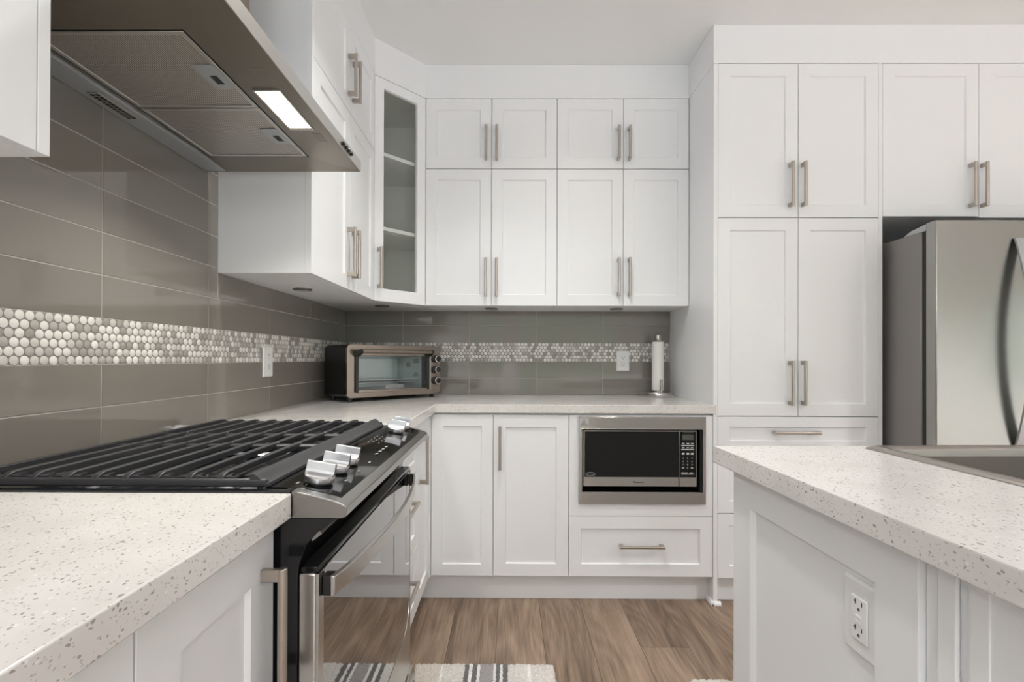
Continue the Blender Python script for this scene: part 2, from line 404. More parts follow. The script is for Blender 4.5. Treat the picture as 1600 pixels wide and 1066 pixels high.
# ------------------------------------------------------------------ room shell
struct('floor', MB().box(XL-0.1, XR+0.1, YR-0.1, YB+0.1, -0.05, 0.0), m_floor)
struct('ceiling', MB().box(XL-0.1, XR+0.1, YR-0.1, YB+0.1, ZC, ZC+0.06), m_ceil)
struct('wall_back', MB().box(XL, XR, YB, YB+0.1, 0, ZC), m_wall)
def holed_wall(axis, c0, c1, a0, a1, holes):
    mb = MB()
    def bx(p0, p1, z0, z1):
        if p1-p0 < 1e-4 or z1-z0 < 1e-4: return
        if axis == 'y': mb.box(p0, p1, c0, c1, z0, z1)
        else: mb.box(c0, c1, p0, p1, z0, z1)
    p = a0
    for (h0, h1, z0, z1) in sorted(holes):
        bx(p, h0, 0, ZC); bx(h0, h1, 0, z0); bx(h0, h1, z1, ZC); p = h1
    bx(p, a1, 0, ZC)
    return mb
struct('wall_rear', holed_wall('y', YR-0.1, YR, XL-0.1, XR+0.1, REAR_WIN), m_wall)
struct('wall_left', holed_wall('x', XL-0.1, XL, YR, YB+0.1, LEFT_FILL_WIN), m_wall)
struct('wall_right', holed_wall('x', XR, XR+0.1, YR, YB+0.1, RIGHT_WIN), m_wall)
wn_i = 0
for ax, lst in (('y', REAR_WIN), ('x', RIGHT_WIN), ('l', LEFT_FILL_WIN)):
    for (a, b, z0, z1) in lst:
        wn_i += 1
        mb = MB(); w = 0.05
        segs = [(a, a+w, z0, z1), (b-w, b, z0, z1), (a, b, z0, z0+w), (a, b, z1-w, z1), ((a+b)/2-w/2, (a+b)/2+w/2, z0, z1)]
        for (p0, p1, q0, q1) in segs:
            if ax == 'y': mb.box(p0, p1, YR-0.07, YR-0.02, q0, q1)
            elif ax == 'x': mb.box(XR+0.02, XR+0.07, p0, p1, q0, q1)
            else: mb.box(XL-0.07, XL-0.02, p0, p1, q0, q1)
        struct('window_%d' % wn_i, mb, m_frame)
# boards closing the gap between cabinets and ceiling
zt, zg = 2.4875, ZC-0.0005
struct('trim_1', MB().box(-0.9562, -0.646, -0.3, 2.35, zt, zg), m_white)
struct('trim_2', MB().prism([(-0.9562, 2.351), (-0.646, 2.351), (-0.438, 2.5705), (-0.438, 2.8782), (-0.9562, 2.8782)], 'z', zt, zg), m_white)
struct('trim_3', MB().box(-0.4375, 0.9370, 2.5705, 2.8782, zt, zg), m_white)
struct('trim_4', MB().box(0.9375, 2.72, 2.2625, 2.8782, zt, zg), m_white, 0.001)

# ------------------------------------------------------------------ tiled backsplash
rows_low = [(0.9145, 1.0097), (1.0097, 1.1089)]
rows_up = [(1.2161, 1.3168), (1.3168, 1.4170), (1.4170, 1.5172), (1.5172, 1.6174), (1.6174, 1.7176), (1.7176, 1.8178)]
def left_top(y0, y1):
    return 1.4008 if y1 > 1.5995 else 1.8
TILE_Y = [-0.058, 0.342, 0.742, 1.142, 1.549, 1.950, 2.348, 2.748]
tb = thing('tile_backsplash', 'taupe glossy tile backsplash on the left wall behind the stove', 'backsplash', (XL, 1.4, 0.915))
mb = MB(); gm = MB(); g = 0.0014
ys = [-0.3] + TILE_Y + [2.8708]
for (z0, z1) in rows_low + rows_up:
    for i in range(len(ys)-1):
        y0, y1 = ys[i], ys[i+1]
        spans = [(y0, y1, z1)]
        if z1 > 1.4008 and y1 > 1.5995:
            spans = [(y0, min(y1, 1.599), z1)] if y0 < 1.599 else []
            if z0 < 1.39: spans.append((max(y0, 1.5995), y1, 1.4005))
        if z1 > 1.40 and y0 < 0.69:
            spans = [(max(y0, 0.690), y1, z1)] if y1 > 0.70 else []
        for (a, b, zz) in spans:
            if b-a > 0.01: mb.box(XL+0.0015, -0.9487, a+g, b-g, z0+g, zz-g)
gm.box(XL+0.0002, -0.9497, -0.3, 2.8708, 0.9145, 1.4005)
gm.box(XL+0.0002, -0.9497, 0.692, 1.599, 1.4007, 1.815)
obj('grout', gm, m_grout, tb, label='pale grout between the tiles')
obj('tiles', mb, m_tile, tb, 0.0006)
def pennies(n_across, place):
    mb = MB()
    rp = (1.2161-1.1089)/6.0; sp = 0.0205; r = 0.0093
    for row in range(6):
        z = 1.1089 + rp*(row+0.5)
        for k in range(n_across+1):
            d = (k + (0.5 if row % 2 else 0.0))*sp
            x = random.random()
            mb.cur = 0 if x < 0.42 else 1 if x < 0.70 else 2 if x < 0.88 else 3
            n = 20; pts = []; fs = []
            for (rr, h) in ((r, 0.0), (r, 0.0014), (r*0.88, 0.0020)):
                for q in range(n):
                    w = 2*math.pi*q/n
                    pts.append(place(d + rr*math.cos(w), z + rr*math.sin(w), h))
            for j in range(2):
                for q in range(n):
                    q2 = (q+1) % n
                    fs.append((j*n+q, j*n+q2, (j+1)*n+q2, (j+1)*n+q))
            fs.append([2*n+q for q in range(n)])
            mb.add(pts, fs)
    mb.cur = 4
    q = [place(a, b, h) for h in (-0.0003, 0.0006) for (a, b) in ((-0.0105, 1.1095), (n_across*sp+0.016, 1.1095), (n_across*sp+0.016, 1.2155), (-0.0105, 1.2155))]
    mb.add(q, [(0, 1, 2, 3), (4, 5, 6, 7), (0, 1, 5, 4), (1, 2, 6, 5), (2, 3, 7, 6), (3, 0, 4, 7)])
    mb.cur = 0
    return mb
pb = obj('mosaic_band', pennies(int(2.60/0.0205), lambda d, z, h: (-0.9502+h, 0.18+d, z)), m_penny, tb, label='band of round white and grey penny tiles')
bb = thing('tile_backsplash', 'grey glossy tile backsplash on the back wall behind the paper towel holder', 'backsplash', (0.2, YB, 0.915))
mb = MB(); gm = MB()
xs = [-0.9485, -0.617, -0.230, 0.160, 0.548, 0.9375]
for (z0, z1) in rows_low + rows_up[:2]:
    for i in range(len(xs)-1):
        mb.box(xs[i]+g, xs[i+1]-g, 2.8708, YB-0.0015, z0+g, min(z1, 1.4005)-g)
gm.box(-0.9485, 0.9375, 2.8718, YB-0.0002, 0.9145, 1.4005)
obj('grout', gm, m_grout, bb, label='pale grout between the tiles')
obj('tiles', mb, m_tile, bb, 0.0006)
obj('mosaic_band', pennies(int(1.86/0.0205), lambda d, z, h: (-0.936+d, 2.8723-h, z)), m_penny, bb, label='band of round white and grey penny tiles')

# ------------------------------------------------------------------ cabinet helpers
UPV = Vector((0, 0, 1))
def shaker(O, u, n, w, h, s=0.056, sv=None, t=0.019, d=0.0075, ch=0.004):
    """door with a recessed centre panel; O lower left corner of its face"""
    O, u, n = Vector(O), Vector(u), Vector(n); sv = s if sv is None else sv
    def ring(a, b, c): return [O + u*x + UPV*z + n*c for (x, z) in ((a, b), (w-a, b), (w-a, h-b), (a, h-b))]
    pts = ring(0, 0, -t) + ring(0, 0, -0.0008) + ring(0.0008, 0.0008, 0) + ring(s, sv, 0) + ring(s+ch, sv+ch, -d)
    fs = [(3, 2, 1, 0)]
    for k in range(4):
        for i in range(4):
            j = (i+1) % 4
            fs.append((k*4+i, k*4+j, (k+1)*4+j, (k+1)*4+i))
    fs.append((16, 17, 18, 19))
    mb = MB(); mb.add(pts, fs); return mb
def slab(O, u, n, w, h, t=0.019):
    mb = MB(); mb.obox(O, u, UPV, n, (0, w), (0, h), (-t, 0)); return mb
def pull(parent, C, ax, n, length):
    """bar pull: round bar on two square posts; C = centre on the door face"""
    C, ax, n = Vector(C), Vector(ax), Vector(n); sd = ax.cross(n)
    h = length/2; nseg = 16; pts = []; fs = []
    for e_ in (-h, h):
        for k in range(nseg):
            w = 2*math.pi*k/nseg
            pts.append(C + ax*e_ + n*(0.0305 + 0.0068*math.cos(w)) + sd*0.0068*math.sin(w))
    for k in range(nseg):
        fs.append((k, (k+1) % nseg, nseg+(k+1) % nseg, nseg+k))
    fs += [list(range(nseg)), [nseg+k for k in range(nseg)]]
    b = MB(); b.add(pts, fs)
    hd = obj('handle', b, m_nickel, parent, 0.0008, label='brushed nickel bar handle')
    for sgn in (-1, 1):
        a0, a1 = (h-0.019, h-0.001) if sgn > 0 else (-h+0.001, -h+0.019)
        mb = MB(); mb.obox(C, ax, sd, n, (a0, a1), (-0.0052, 0.0052), (0.0, 0.0300))
        obj('post', mb, m_nickel, hd, 0.0012)
    return hd
def door(parent, O, u, n, w, h, name='door', hpos=None, hlen=0.198, hax=(0, 0, 1), **kw):
    o = obj(name, shaker(O, u, n, w, h, **kw), m_white, parent, 0.0)
    if hpos is not None:
        c = Vector(O) + Vector(u)*hpos[0] + UPV*hpos[1]
        pull(o, c, hax, n, hlen)
    return o
def body(parent, mb): return obj('body', mb, m_white, parent, 0.0)
NB = Vector((0, -1, 0)); UX = Vector((1, 0, 0)); NL = Vector((1, 0, 0)); UY = Vector((0, 1, 0))

rect = lambda a, b, c, d: [(a, c), (b, c), (b, d), (a, d)]
# ---- back wall uppers
FU = 2.5696; ZU0, ZUM, ZU1 = 1.4017, 2.118, 2.4850
gU = 'upper cabinets on the back wall'
def upper_unit(x0, xm, x1, z0, z1, hz, hl, label):
    t = thing('wall_cabinet', label, 'cabinet', ((x0+x1)/2, 2.72, z0), 0, gU)
    body(t, MB().box(x0+0.0005, x1-0.0005, FU+0.0205, 2.8782, z0, z1))
    door(t, (x0+0.001, FU, z0), UX, NB, xm-x0-0.0025, z1-z0-0.001, hpos=(xm-x0-0.029, hz-z0), hlen=hl)
    door(t, (xm+0.0015, FU, z0), UX, NB, x1-xm-0.0025, z1-z0-0.001, hpos=(0.0265, hz-z0), hlen=hl)
    return t
upper_unit(-0.4365, -0.0930, 0.2495, ZU0, ZUM-0.0015, 1.548, 0.198, 'tall white two-door wall cabinet between the glass corner door and its tall twin')
upper_unit(0.2505, 0.5960, 0.9370, ZU0, ZUM-0.0015, 1.551, 0.198, 'tall white two-door wall cabinet above the paper towel holder')
upper_unit(-0.4365, -0.0930, 0.2495, ZUM+0.0015, ZU1, 2.2475, 0.175, 'short white two-door top cabinet right beside the glass corner cabinet')
upper_unit(0.2505, 0.5960, 0.9370, ZUM+0.0015, ZU1, 2.246, 0.175, 'short white two-door top cabinet next to the tall pantry')

# ---- left wall uppers beyond the hood
FL = -0.6452; gL = 'upper cabinets on the left wall'
YN, YM, YE = 1.6005, 1.990, 2.3490
def left_unit(z0, z1, hz, hl, label):
    t = thing('wall_cabinet', label, 'cabinet', (-0.80, 1.97, z0), 0, gL)
    body(t, MB().box(-0.9562, FL-0.0205, YN, YE-0.0005, z0, z1))
    obj('end_panel', MB().box(FL-0.0203, FL, YN, YN+0.0150, z0, z1), m_white, t, 0.0006)
    zd0, zd1 = (z0, z1-0.0015) if z0 < 1.5 else (z0+0.0015, z1)
    door(t, (FL, YN+0.0165, zd0), UY, NL, YM-YN-0.018, zd1-zd0, hpos=(YM-YN-0.0165-0.028, hz-zd0), hlen=hl)
    door(t, (FL, YM+0.0015, zd0), UY, NL, YE-YM-0.0025, zd1-zd0, hpos=(0.0265, hz-zd0), hlen=hl)
left_unit(ZU0, ZUM, 1.550, 0.198, 'tall white two-door wall cabinet between range hood and glass corner cabinet')
left_unit(ZUM+0.0001, ZU1, 2.259, 0.170, 'short white two-door top cabinet above the far end of the range hood')

# ---- near upper cabinet
t = thing('wall_cabinet', 'white wall cabinet cut off at the upper left, nearest the camera', 'cabinet', (-0.80, 0.3, 1.406))
body(t, MB().box(-0.9562, FL-0.0205, -0.3, 0.6865, 1.406, ZU1))
obj('end_panel', MB().box(FL-0.0203, FL, 0.6685, 0.6865, 1.406, ZU1), m_white, t, 0.0008)
door(t, (FL, 0.20, 1.406), UY, NL, 0.4668, ZUM-1.4075)
door(t, (FL, -0.299, 1.406), UY, NL, 0.4965, ZUM-1.4075)
door(t, (FL, 0.20, ZUM+0.0015), UY, NL, 0.4668, ZU1-ZUM-0.002)
door(t, (FL, -0.299, ZUM+0.0015), UY, NL, 0.4965, ZU1-ZUM-0.002)

# ---- diagonal glass corner cabinet
A = Vector((-0.6450, 2.3505, 0)); B = Vector((-0.4375, 2.5690, 0))
du = (B-A).normalized(); dn = Vector((du.y, -du.x, 0)); dw = (B-A).length
t = thing('corner_cabinet', 'diagonal white corner cabinet with a glass door and two shelves', 'cabinet', (-0.70, 2.62, ZU0))
Ai = A - dn*0.0205; Bi = B - dn*0.0205
plan = [(-0.9560, 2.3505), (Ai.x, 2.3505), (Bi.x, Bi.y), (-0.4375, 2.8780), (-0.9560, 2.8780)]
plan[1] = (-0.6450-0.0205, 2.3505)
plan[2] = (-0.4375, 2.5690+0.0205)
mb = MB(); th = 0.016
mb.prism(plan, 'z', ZU0, ZU0+th); mb.prism(plan, 'z', ZU1-th, ZU1)
mb.box(-0.9560, -0.6655, 2.3505, 2.3505+th, ZU0+th, ZU1-th)
mb.box(-0.9560, -0.9560+th, 2.3505+th, 2.8780, ZU0+th, ZU1-th)
mb.box(-0.4375-th, -0.4375, 2.5895, 2.8780, ZU0+th, ZU1-th)
mb.box(-0.9560+th, -0.4375-th, 2.8780-th, 2.8780, ZU0+th, ZU1-th)
obj('body', mb, m_cabin, t)
for z in (1.757, 2.124):
    sp = [(-0.938, 2.368), (-0.672, 2.368), (-0.455, 2.597), (-0.455, 2.860), (-0.938, 2.860)]
    obj('shelf', MB().prism(sp, 'z', z, z+0.018), m_white, t, 0.0006)
mb = MB()
O = A + UPV*ZU0; w, h = dw-0.001, ZU1-ZU0-0.001; s, sb, stp = 0.050, 0.060, 0.046
def dring(a, b, tp, c): return [O + du*x + UPV*z + dn*c for (x, z) in ((a, b), (w-a, b), (w-a, h-tp), (a, h-tp))]
pts = dring(0, 0, 0, -0.019) + dring(0, 0, 0, 0) + dring(s, sb, stp, 0) + dring(s+0.003, sb+0.003, stp+0.003, -0.006) + dring(s+0.003, sb+0.003, stp+0.003, -0.019)
fs = []
for k in range(5):
    for i in range(4):
        j = (i+1) % 4; k2 = (k+1) % 5
        fs.append((k*4+i, k*4+j, k2*4+j, k2*4+i))
mb.add(pts, fs)
d = obj('door', mb, m_white, t)
gp = MB(); gp.obox(O, du, UPV, dn, (s-0.004+0.008, w-s-0.004), (sb+0.004, h-stp-0.004), (-0.012, -0.009))
obj('glass_pane', gp, m_glass, d, label='clear glass pane')
pull(d, O + du*0.020 + UPV*(1.560-ZU0), UPV, dn, 0.198)

# ---- pantry tower
FP = 2.2646
t = thing('pantry_cabinet', 'tall white pantry cabinet left of the refrigerator', 'cabinet', (1.32, 2.57, 0))
obj('side_panel', MB().box(0.9392, 0.9590, FP, 2.8782, 0.0, 2.4868), m_white, t, 0.0008, label='tall white side panel beside the paper towel holder')
obj('side_panel', MB().box(1.6930, 1.7110, FP, 2.8782, 0.0, 2.4868), m_white, t, 0.0008)
body(t, MB().box(0.9592, 1.6928, FP+0.0205, 2.8780, 0.1215, 2.4865))
obj('toe_kick', MB().box(0.9592, 1.6928, 2.317, 2.335, 0.0, 0.1213), m_white, t)
sh = MB()
sh.prism([(2.2516, 0.0), (2.2516, 0.008), (2.2580, 0.017), (2.2638, 0.019), (2.2638, 0.0)], 'x', 0.928, 0.972)
sh.prism([(0.926, 0.0), (0.926, 0.008), (0.932, 0.017), (0.9388, 0.019), (0.9388, 0.0)], 'y', 2.2516, 2.316)
obj('shoe_moulding', sh, m_white, t, 0.0008)
xa, xm, xb = 0.9600, 1.3265, 1.6920
for (z0, z1, hz) in ((1.7785, 2.4850, 1.924), (0.8655, 1.7745, 1.018)):
    door(t, (xa, FP, z0), UX, NB, xm-xa-0.0015, z1-z0, hpos=(xm-xa-0.040, hz-z0), hlen=0.203)
    door(t, (xm+0.0015, FP, z0), UX, NB, xb-xm-0.0015, z1-z0, hpos=(0.0150, hz-z0), hlen=0.203)
door(t, (xa, FP, 0.7030), UX, NB, xb-xa, 0.1585, name='drawer', hpos=(0.350, 0.090), hlen=0.206, hax=(1, 0, 0), s=0.054, sv=0.047)
door(t, (xa, FP, 0.4195), UX, NB, xb-xa, 0.2805, name='drawer', hpos=(0.350, 0.140), hlen=0.206, hax=(1, 0, 0), s=0.054)
door(t, (xa, FP, 0.1230), UX, NB, xb-xa, 0.2935, name='drawer', hpos=(0.350, 0.146), hlen=0.206, hax=(1, 0, 0), s=0.054)

# ---- cabinet over the refrigerator
t = thing('wall_cabinet', 'white two-door cabinet above the stainless refrigerator', 'cabinet', (2.15, 2.57, 1.78))
body(t, MB().box(1.7115, 2.6680, FP+0.0205, 2.8780, 1.7830, 2.4865))
door(t, (1.7125, FP, 1.7830), UX, NB, 0.4375, 0.7020, hpos=(0.4375-0.041, 0.140), hlen=0.203)
door(t, (2.1525, FP, 1.7775), UX, NB, 0.5140, 0.7075, hpos=(0.0085, 0.145), hlen=0.203)
obj('side_panel', MB().box(2.6685, 2.6870, FP, 2.8780, 0.0, 2.4868), m_white, t, 0.0008)

# ---- base cabinets, back run
FB = 2.2695; ZB0, ZB1 = 0.1250, 0.8655
FBL = -0.3620
t = thing('base_cabinet', 'white corner base cabinet with a handleless door, behind the stove corner', 'cabinet', (-0.5, 2.5, 0))
body(t, MB().prism([(-0.9560, 1.9635), (FBL-0.0205, 1.9635), (FBL-0.0205, FB+0.0205), (-0.0705, FB+0.0205), (-0.0705, 2.8700), (-0.9560, 2.8700)], 'z', ZB0-0.0005, 0.8745))
obj('filler', MB().box(FBL-0.0195, -0.3570, 2.2425, 2.2890, ZB0, ZB1), m_white, t)
door(t, (-0.3550, FB, ZB0), UX, NB, 0.2835, ZB1-ZB0, s=0.052)
door(t, (FBL, 1.9640, ZB0), UY, NL, 0.2770, ZB1-ZB0, hpos=(0.050, 0.708-ZB0), hlen=0.198, s=0.052)
t = thing('base_cabinet', 'white single-door base cabinet left of the microwave', 'cabinet', (0.10, 2.55, 0))
body(t, MB().box(-0.0695, 0.2775, FB+0.0205, 2.8700, ZB0-0.0005, 0.8745))
door(t, (-0.0685, FB, ZB0), UX, NB, 0.3455, ZB1-ZB0, hpos=(0.0295, 0.716-ZB0), hlen=0.196)
# microwave cabinet: panel with an opening, drawer below
t = thing('base_cabinet', 'white base cabinet holding the built-in microwave over one wide drawer', 'cabinet', (0.61, 2.55, 0))
mb = MB(); X0, X1 = 0.2785, 0.9385
mb.box(X0, X0+0.018, FB+0.0205, 2.870, ZB0-0.0005, 0.8745); mb.box(X1-0.018, X1, FB+0.0205, 2.870, ZB0-0.0005, 0.8745)
mb.box(X0+0.018, X1-0.018, FB+0.0205, 2.870, ZB0-0.0005, 0.495); mb.box(X0+0.018, X1-0.018, FB+0.0205, 2.870, 0.830, 0.8745)
mb.box(X0+0.018, X1-0.018, 2.850, 2.870, 0.495, 0.830)
obj('body', mb, m_white, t)
mb = MB()
rect = lambda a, b, c, d: [(a, c), (b, c), (b, d), (a, d)]
mb.ring(rect(0.2795, 0.9375, 0.4030, ZB1), rect(0.328, 0.897, 0.470, 0.850), 'y', FB, FB+0.019)
obj('front_panel', mb, m_white, t)
door(t, (0.2795, FB, ZB0), UX, NB, 0.6580, 0.2755, name='drawer', hpos=(0.3300, 0.1450), hlen=0.205, hax=(1, 0, 0))
tk = MB().prism([(-0.4440, 1.5360), (-0.4260, 1.5360), (-0.4260, 2.3170), (0.9385, 2.3170), (0.9385, 2.3350), (-0.4440, 2.3350)], 'z', 0.0, 0.1240)
tag(obj('toe_kick', tk, m_white, None, loc=(0.2, 2.32, 0)), 'white toe-kick board along the floor under the back base cabinets', 'toe kick')

# ---- base cabinets, left run
t = thing('base_cabinet', 'white drawer cabinet just past the stove on the left run', 'cabinet', (-0.65, 1.75, 0))
body(t, MB().box(-0.9560, FBL-0.0205, 1.5365, 1.9630, ZB0-0.0005, 0.8745))
door(t, (FBL, 1.5380, 0.6800), UY, NL, 0.4235, 0.1855, name='drawer', s=0.05, sv=0.045)
door(t, (FBL, 1.5380, 0.3835), UY, NL, 0.4235, 0.2935, name='drawer', hpos=(0.188, 0.2050), hlen=0.205, hax=(0, 1, 0))
door(t, (FBL, 1.5380, ZB0), UY, NL, 0.4235, 0.2555, name='drawer', hpos=(0.188, 0.1680), hlen=0.205, hax=(0, 1, 0))
t = thing('base_cabinet', 'white base cabinet in the near left corner, under the near countertop', 'cabinet', (-0.65, 0.2, 0))
body(t, MB().box(-0.9560, FBL-0.0205, -0.75, 0.7600, ZB0-0.0005, 0.8745))
door(t, (FBL, 0.4785, ZB0), UY, NL, 0.2805, ZB1-ZB0, hpos=(0.245, 0.716-ZB0), hlen=0.198, s=0.066)
door(t, (FBL, 0.1900, ZB0), UY, NL, 0.2855, ZB1-ZB0, s=0.066)
door(t, (FBL, -0.3200, ZB0), UY, NL, 0.5070, ZB1-ZB0, s=0.066)
door(t, (FBL, -0.7490, ZB0), UY, NL, 0.4260, ZB1-ZB0, s=0.066)
obj('toe_kick', MB().box(-0.4440, -0.4260, -0.75, 0.7600, 0.0, 0.1240), m_white, t)

# ------------------------------------------------------------------ countertops
gC = None
def top(name, poly, label, loc):
    return tag(obj(name, MB().prism(poly, 'z', 0.8750, 0.9140), m_quartz, None, 0.0022, 3, loc=loc), label, 'countertop')
top('countertop', [(-0.9565, -0.80), (-0.3375, -0.80), (-0.3375, 0.7655), (-0.9565, 0.7655)], 'speckled white quartz countertop in the near left corner, before the stove', (-0.6, 0, 0.875))
top('countertop', [(-0.9565, 1.5345), (-0.3370, 1.5345), (-0.3370, 2.2575), (0.9480, 2.2575), (0.9480, 2.2640), (0.9388, 2.2640), (0.9388, 2.8720), (-0.9565, 2.8720)],
    'L-shaped speckled quartz countertop under the toaster oven and paper towel holder', (-0.3, 2.5, 0.875))

# ------------------------------------------------------------------ island
IR = math.radians(-1.45)
def rotT(loc, r): return Matrix.Translation(Vector(loc)) @ Matrix.Rotation(r, 4, 'Z')
# local: x to the right, y towards the back wall; origin at the far left slab corner
IT = Matrix.Translation(Vector((0.497, 1.2010, 0.0))) @ Matrix.Rotation(math.radians(1.5), 4, 'Z')
t = thing('kitchen_island', 'white paneled kitchen island in the right foreground with an outlet on its side', 'kitchen island', (0.497, 1.2010, 0.0), math.radians(1.5))
XP = 0.0300
body(t, MB(IT).ring(rect(XP+0.021, 1.10, -2.0, -0.060), rect(0.340, 0.868, -0.815, -0.0601-0.001), 'z', 0.0, 0.8745))
OO = lambda x, y, z: IT @ Vector((x, y, z))
iu = (IT.to_3x3() @ Vector((0, 1, 0))); inn = (IT.to_3x3() @ Vector((-1, 0, 0)))
YF = -0.0430
# side panel facing the stove: y from YF-0.50 to YF
pan = shaker(OO(XP, -0.5475, 0.002), iu, inn, 0.5475+YF, 0.870, s=0.0745, sv=0.075, t=0.0208, d=0.010, ch=0.008)
obj('side_panel', pan, m_white, t)
obj('end_panel', MB(IT).box(XP+0.0212, 1.10, -0.0596, YF-0.0005, 0.002, 0.8740), m_white, t)
fb = MB(IT)
fb.box(XP+0.009, XP+0.0205, -0.6160, -0.5480, 0.002, 0.8740)
fb.box(XP+0.003, XP+0.009, -0.5990, -0.5710, 0.002, 0.8740)
obj('filler', fb, m_white, t, 0.003)
pb_ = MB(IT); pb_.prism([(XP+0.0005, -0.6170), (XP+0.0005, -0.6400), (XP+0.0030, -0.6402), (XP+0.0030, -1.1180), (XP+0.0205, -1.1180), (XP+0.0205, -0.6170)], 'z', 0.002, 0.8740)
obj('side_panel', pb_, m_white, t)
obj('side_panel', shaker(OO(XP, -1.95, 0.002), iu, inn, 0.8270, 0.870, s=0.0745, sv=0.075, t=0.0208, d=0.010, ch=0.008), m_white, t)
SX0, SX1, SY0, SY1 = 0.347, 0.860, -0.800, -0.030
sl = MB(IT); sl.ring([(0, -2.05), (1.15, -2.05), (1.15, 0), (0, 0)], [(SX0+0.012, SY0+0.012), (SX1-0.012, SY0+0.012), (SX1-0.012, SY1-0.012), (SX0+0.012, SY1-0.012)], 'z', 0.8750, 0.9140)
so = obj('countertop', sl, m_quartz, None, 0.0022, 3, loc=(0.497, 1.2010, 0.875))
tag(so, 'speckled white quartz island countertop in the right foreground around the sink', 'countertop')
# sink
t = thing('sink', 'stainless steel drop-in sink at the right edge of the island', 'sink', tuple(IT @ Vector(((SX0+SX1)/2, (SY0+SY1)/2, 0.914))), math.radians(1.5))
def rr(x0, x1, y0, y1, r, n=5):
    out_ = []
    for (cx, cy_, a0) in ((x1-r, y0+r, -90), (x1-r, y1-r, 0), (x0+r, y1-r, 90), (x0+r, y0+r, 180)):
        for i in range(n+1):
            a = math.radians(a0 + 90*i/n); out_.append((cx+r*math.cos(a), cy_+r*math.sin(a)))
    return out_
def loops(mb, lst):
    n = len(lst[0][0]); b = []
    for poly, z in lst: b += [(p[0], p[1], z) for p in poly]
    fs = []
    for k in range(len(lst)-1):
        for i in range(n):
            j = (i+1) % n; fs.append((k*n+i, k*n+j, (k+1)*n+j, (k+1)*n+i))
    mb.add(b, fs); return len(b)
mb = MB(IT)
R = lambda d, r: rr(SX0+d, SX1-d, SY0+d, SY1-d, r)
loops(mb, [(R(0.017, 0.010), 0.906), (R(0.017, 0.010), 0.9143), (R(0.0, 0.012), 0.9144), (R(0.0015, 0.012), 0.9175), (R(0.010, 0.014), 0.9225), (R(0.013, 0.016), 0.9230), (R(0.024, 0.02), 0.9215), (R(0.030, 0.03), 0.916), (R(0.032, 0.03), 0.9)])
obj('rim', mb, m_sink, t)
mb = MB(IT)
loops(mb, [(R(0.032, 0.03), 0.9), (R(0.036, 0.04), 0.76), (R(0.045, 0.05), 0.722), (R(0.075, 0.06), 0.712)])
n = len(R(0.075, 0.06)); mb.add([(p[0], p[1], 0.712) for p in R(0.075, 0.06)], [list(range(n))])
obj('basin', mb, m_sink, t)

# ------------------------------------------------------------------ outlets
def outlet(label, O, u, n, kind, group='wall outlets'):
    O, u, n = Vector(O), Vector(u), Vector(n)
    t = thing('outlet', label, 'outlet', tuple(O), 0, group)
    pw, ph = 0.0375, 0.0585
    mb = MB()
    def ring(a, b, c): return [O + u*x + UPV*z + n*c for (x, z) in ((-a, -b), (a, -b), (a, b), (-a, b))]
    pts = ring(pw, ph, 0) + ring(pw, ph, 0.0025) + ring(pw-0.004, ph-0.004, 0.006)
    fs = [(3, 2, 1, 0), (8, 9, 10, 11)]
    for k in range(2):
        for i in range(4):
            j = (i+1) % 4; fs.append((k*4+i, k*4+j, (k+1)*4+j, (k+1)*4+i))
    mb.add(pts, fs); obj('wall_plate', mb, m_plastic, t, 0.0006)
    def bx(a0, a1, b0, b1, c0, c1, name, m_, par, bev=0.0):
        q = MB(); q.obox(O, u, UPV, n, (a0, a1), (b0, b1), (c0, c1)); return obj(name, q, m_, par, bev)
    faces = []
    if kind == 'decora':
        f = bx(-0.0165, 0.0165, -0.0335, 0.0335, 0.006, 0.0088, 'receptacle', m_plastic, t, 0.0015); faces = [(f, 0.021), (f, -0.019)]
        bx(-0.006, 0.006, -0.0005, 0.0055, 0.0088, 0.0102, 'reset_button', m_plastic, f, 0.0004); bx(-0.006, 0.006, -0.0075, -0.0015, 0.0088, 0.0102, 'reset_button', m_plastic, f, 0.0004)
        for z in (-0.048, 0.048):
            q = MB(); c = O + UPV*z + n*0.006
            q.obox(c, u, UPV, n, (-0.0025, 0.0025), (-0.0025, 0.0025), (0, 0.0008)); obj('screw', q, m_plastic, t, 0.0004)
    else:
        for z in (0.0195, -0.0195):
            f = bx(-0.0165, 0.0165, z-0.0140, z+0.0140, 0.006, 0.0078, 'receptacle', m_plastic, t, 0.003); faces.append((f, z))
    c0 = 0.0088 if kind == 'decora' else 0.0078
    for (f, z) in faces:
        q = MB()
        q.obox(O, u, UPV, n, (-0.0075, -0.0055), (z+0.0005, z+0.0085), (c0, c0+0.0003))
        if kind == 'decora': q.obox(O, u, UPV, n, (-0.0105, -0.0075), (z+0.0036, z+0.0054), (c0, c0+0.0003))
        q.obox(O, u, UPV, n, (0.0055, 0.0075), (z+0.0010, z+0.0075), (c0, c0+0.0003))
        q.obox(O, u, UPV, n, (-0.0022, 0.0022), (z-0.0080, z-0.0038), (c0, c0+0.0003))
        obj('slots', q, m_print_dark, f, label='dark socket slots')
    return t
outlet('white wall outlet on the left wall tiles, past the stove', (-0.9483, 1.927, 1.1095), (0, 1, 0), (1, 0, 0), 'decora')
outlet('white duplex outlet on the back wall tiles beside the paper towels', (0.664, 2.8700, 1.1130), (1, 0, 0), (0, -1, 0), 'duplex')
iO = IT @ Vector((XP+0.010, -0.4390, 0.7245))
outlet('white GFCI outlet on the side panel of the kitchen island', iO, -iu, inn, 'decora')

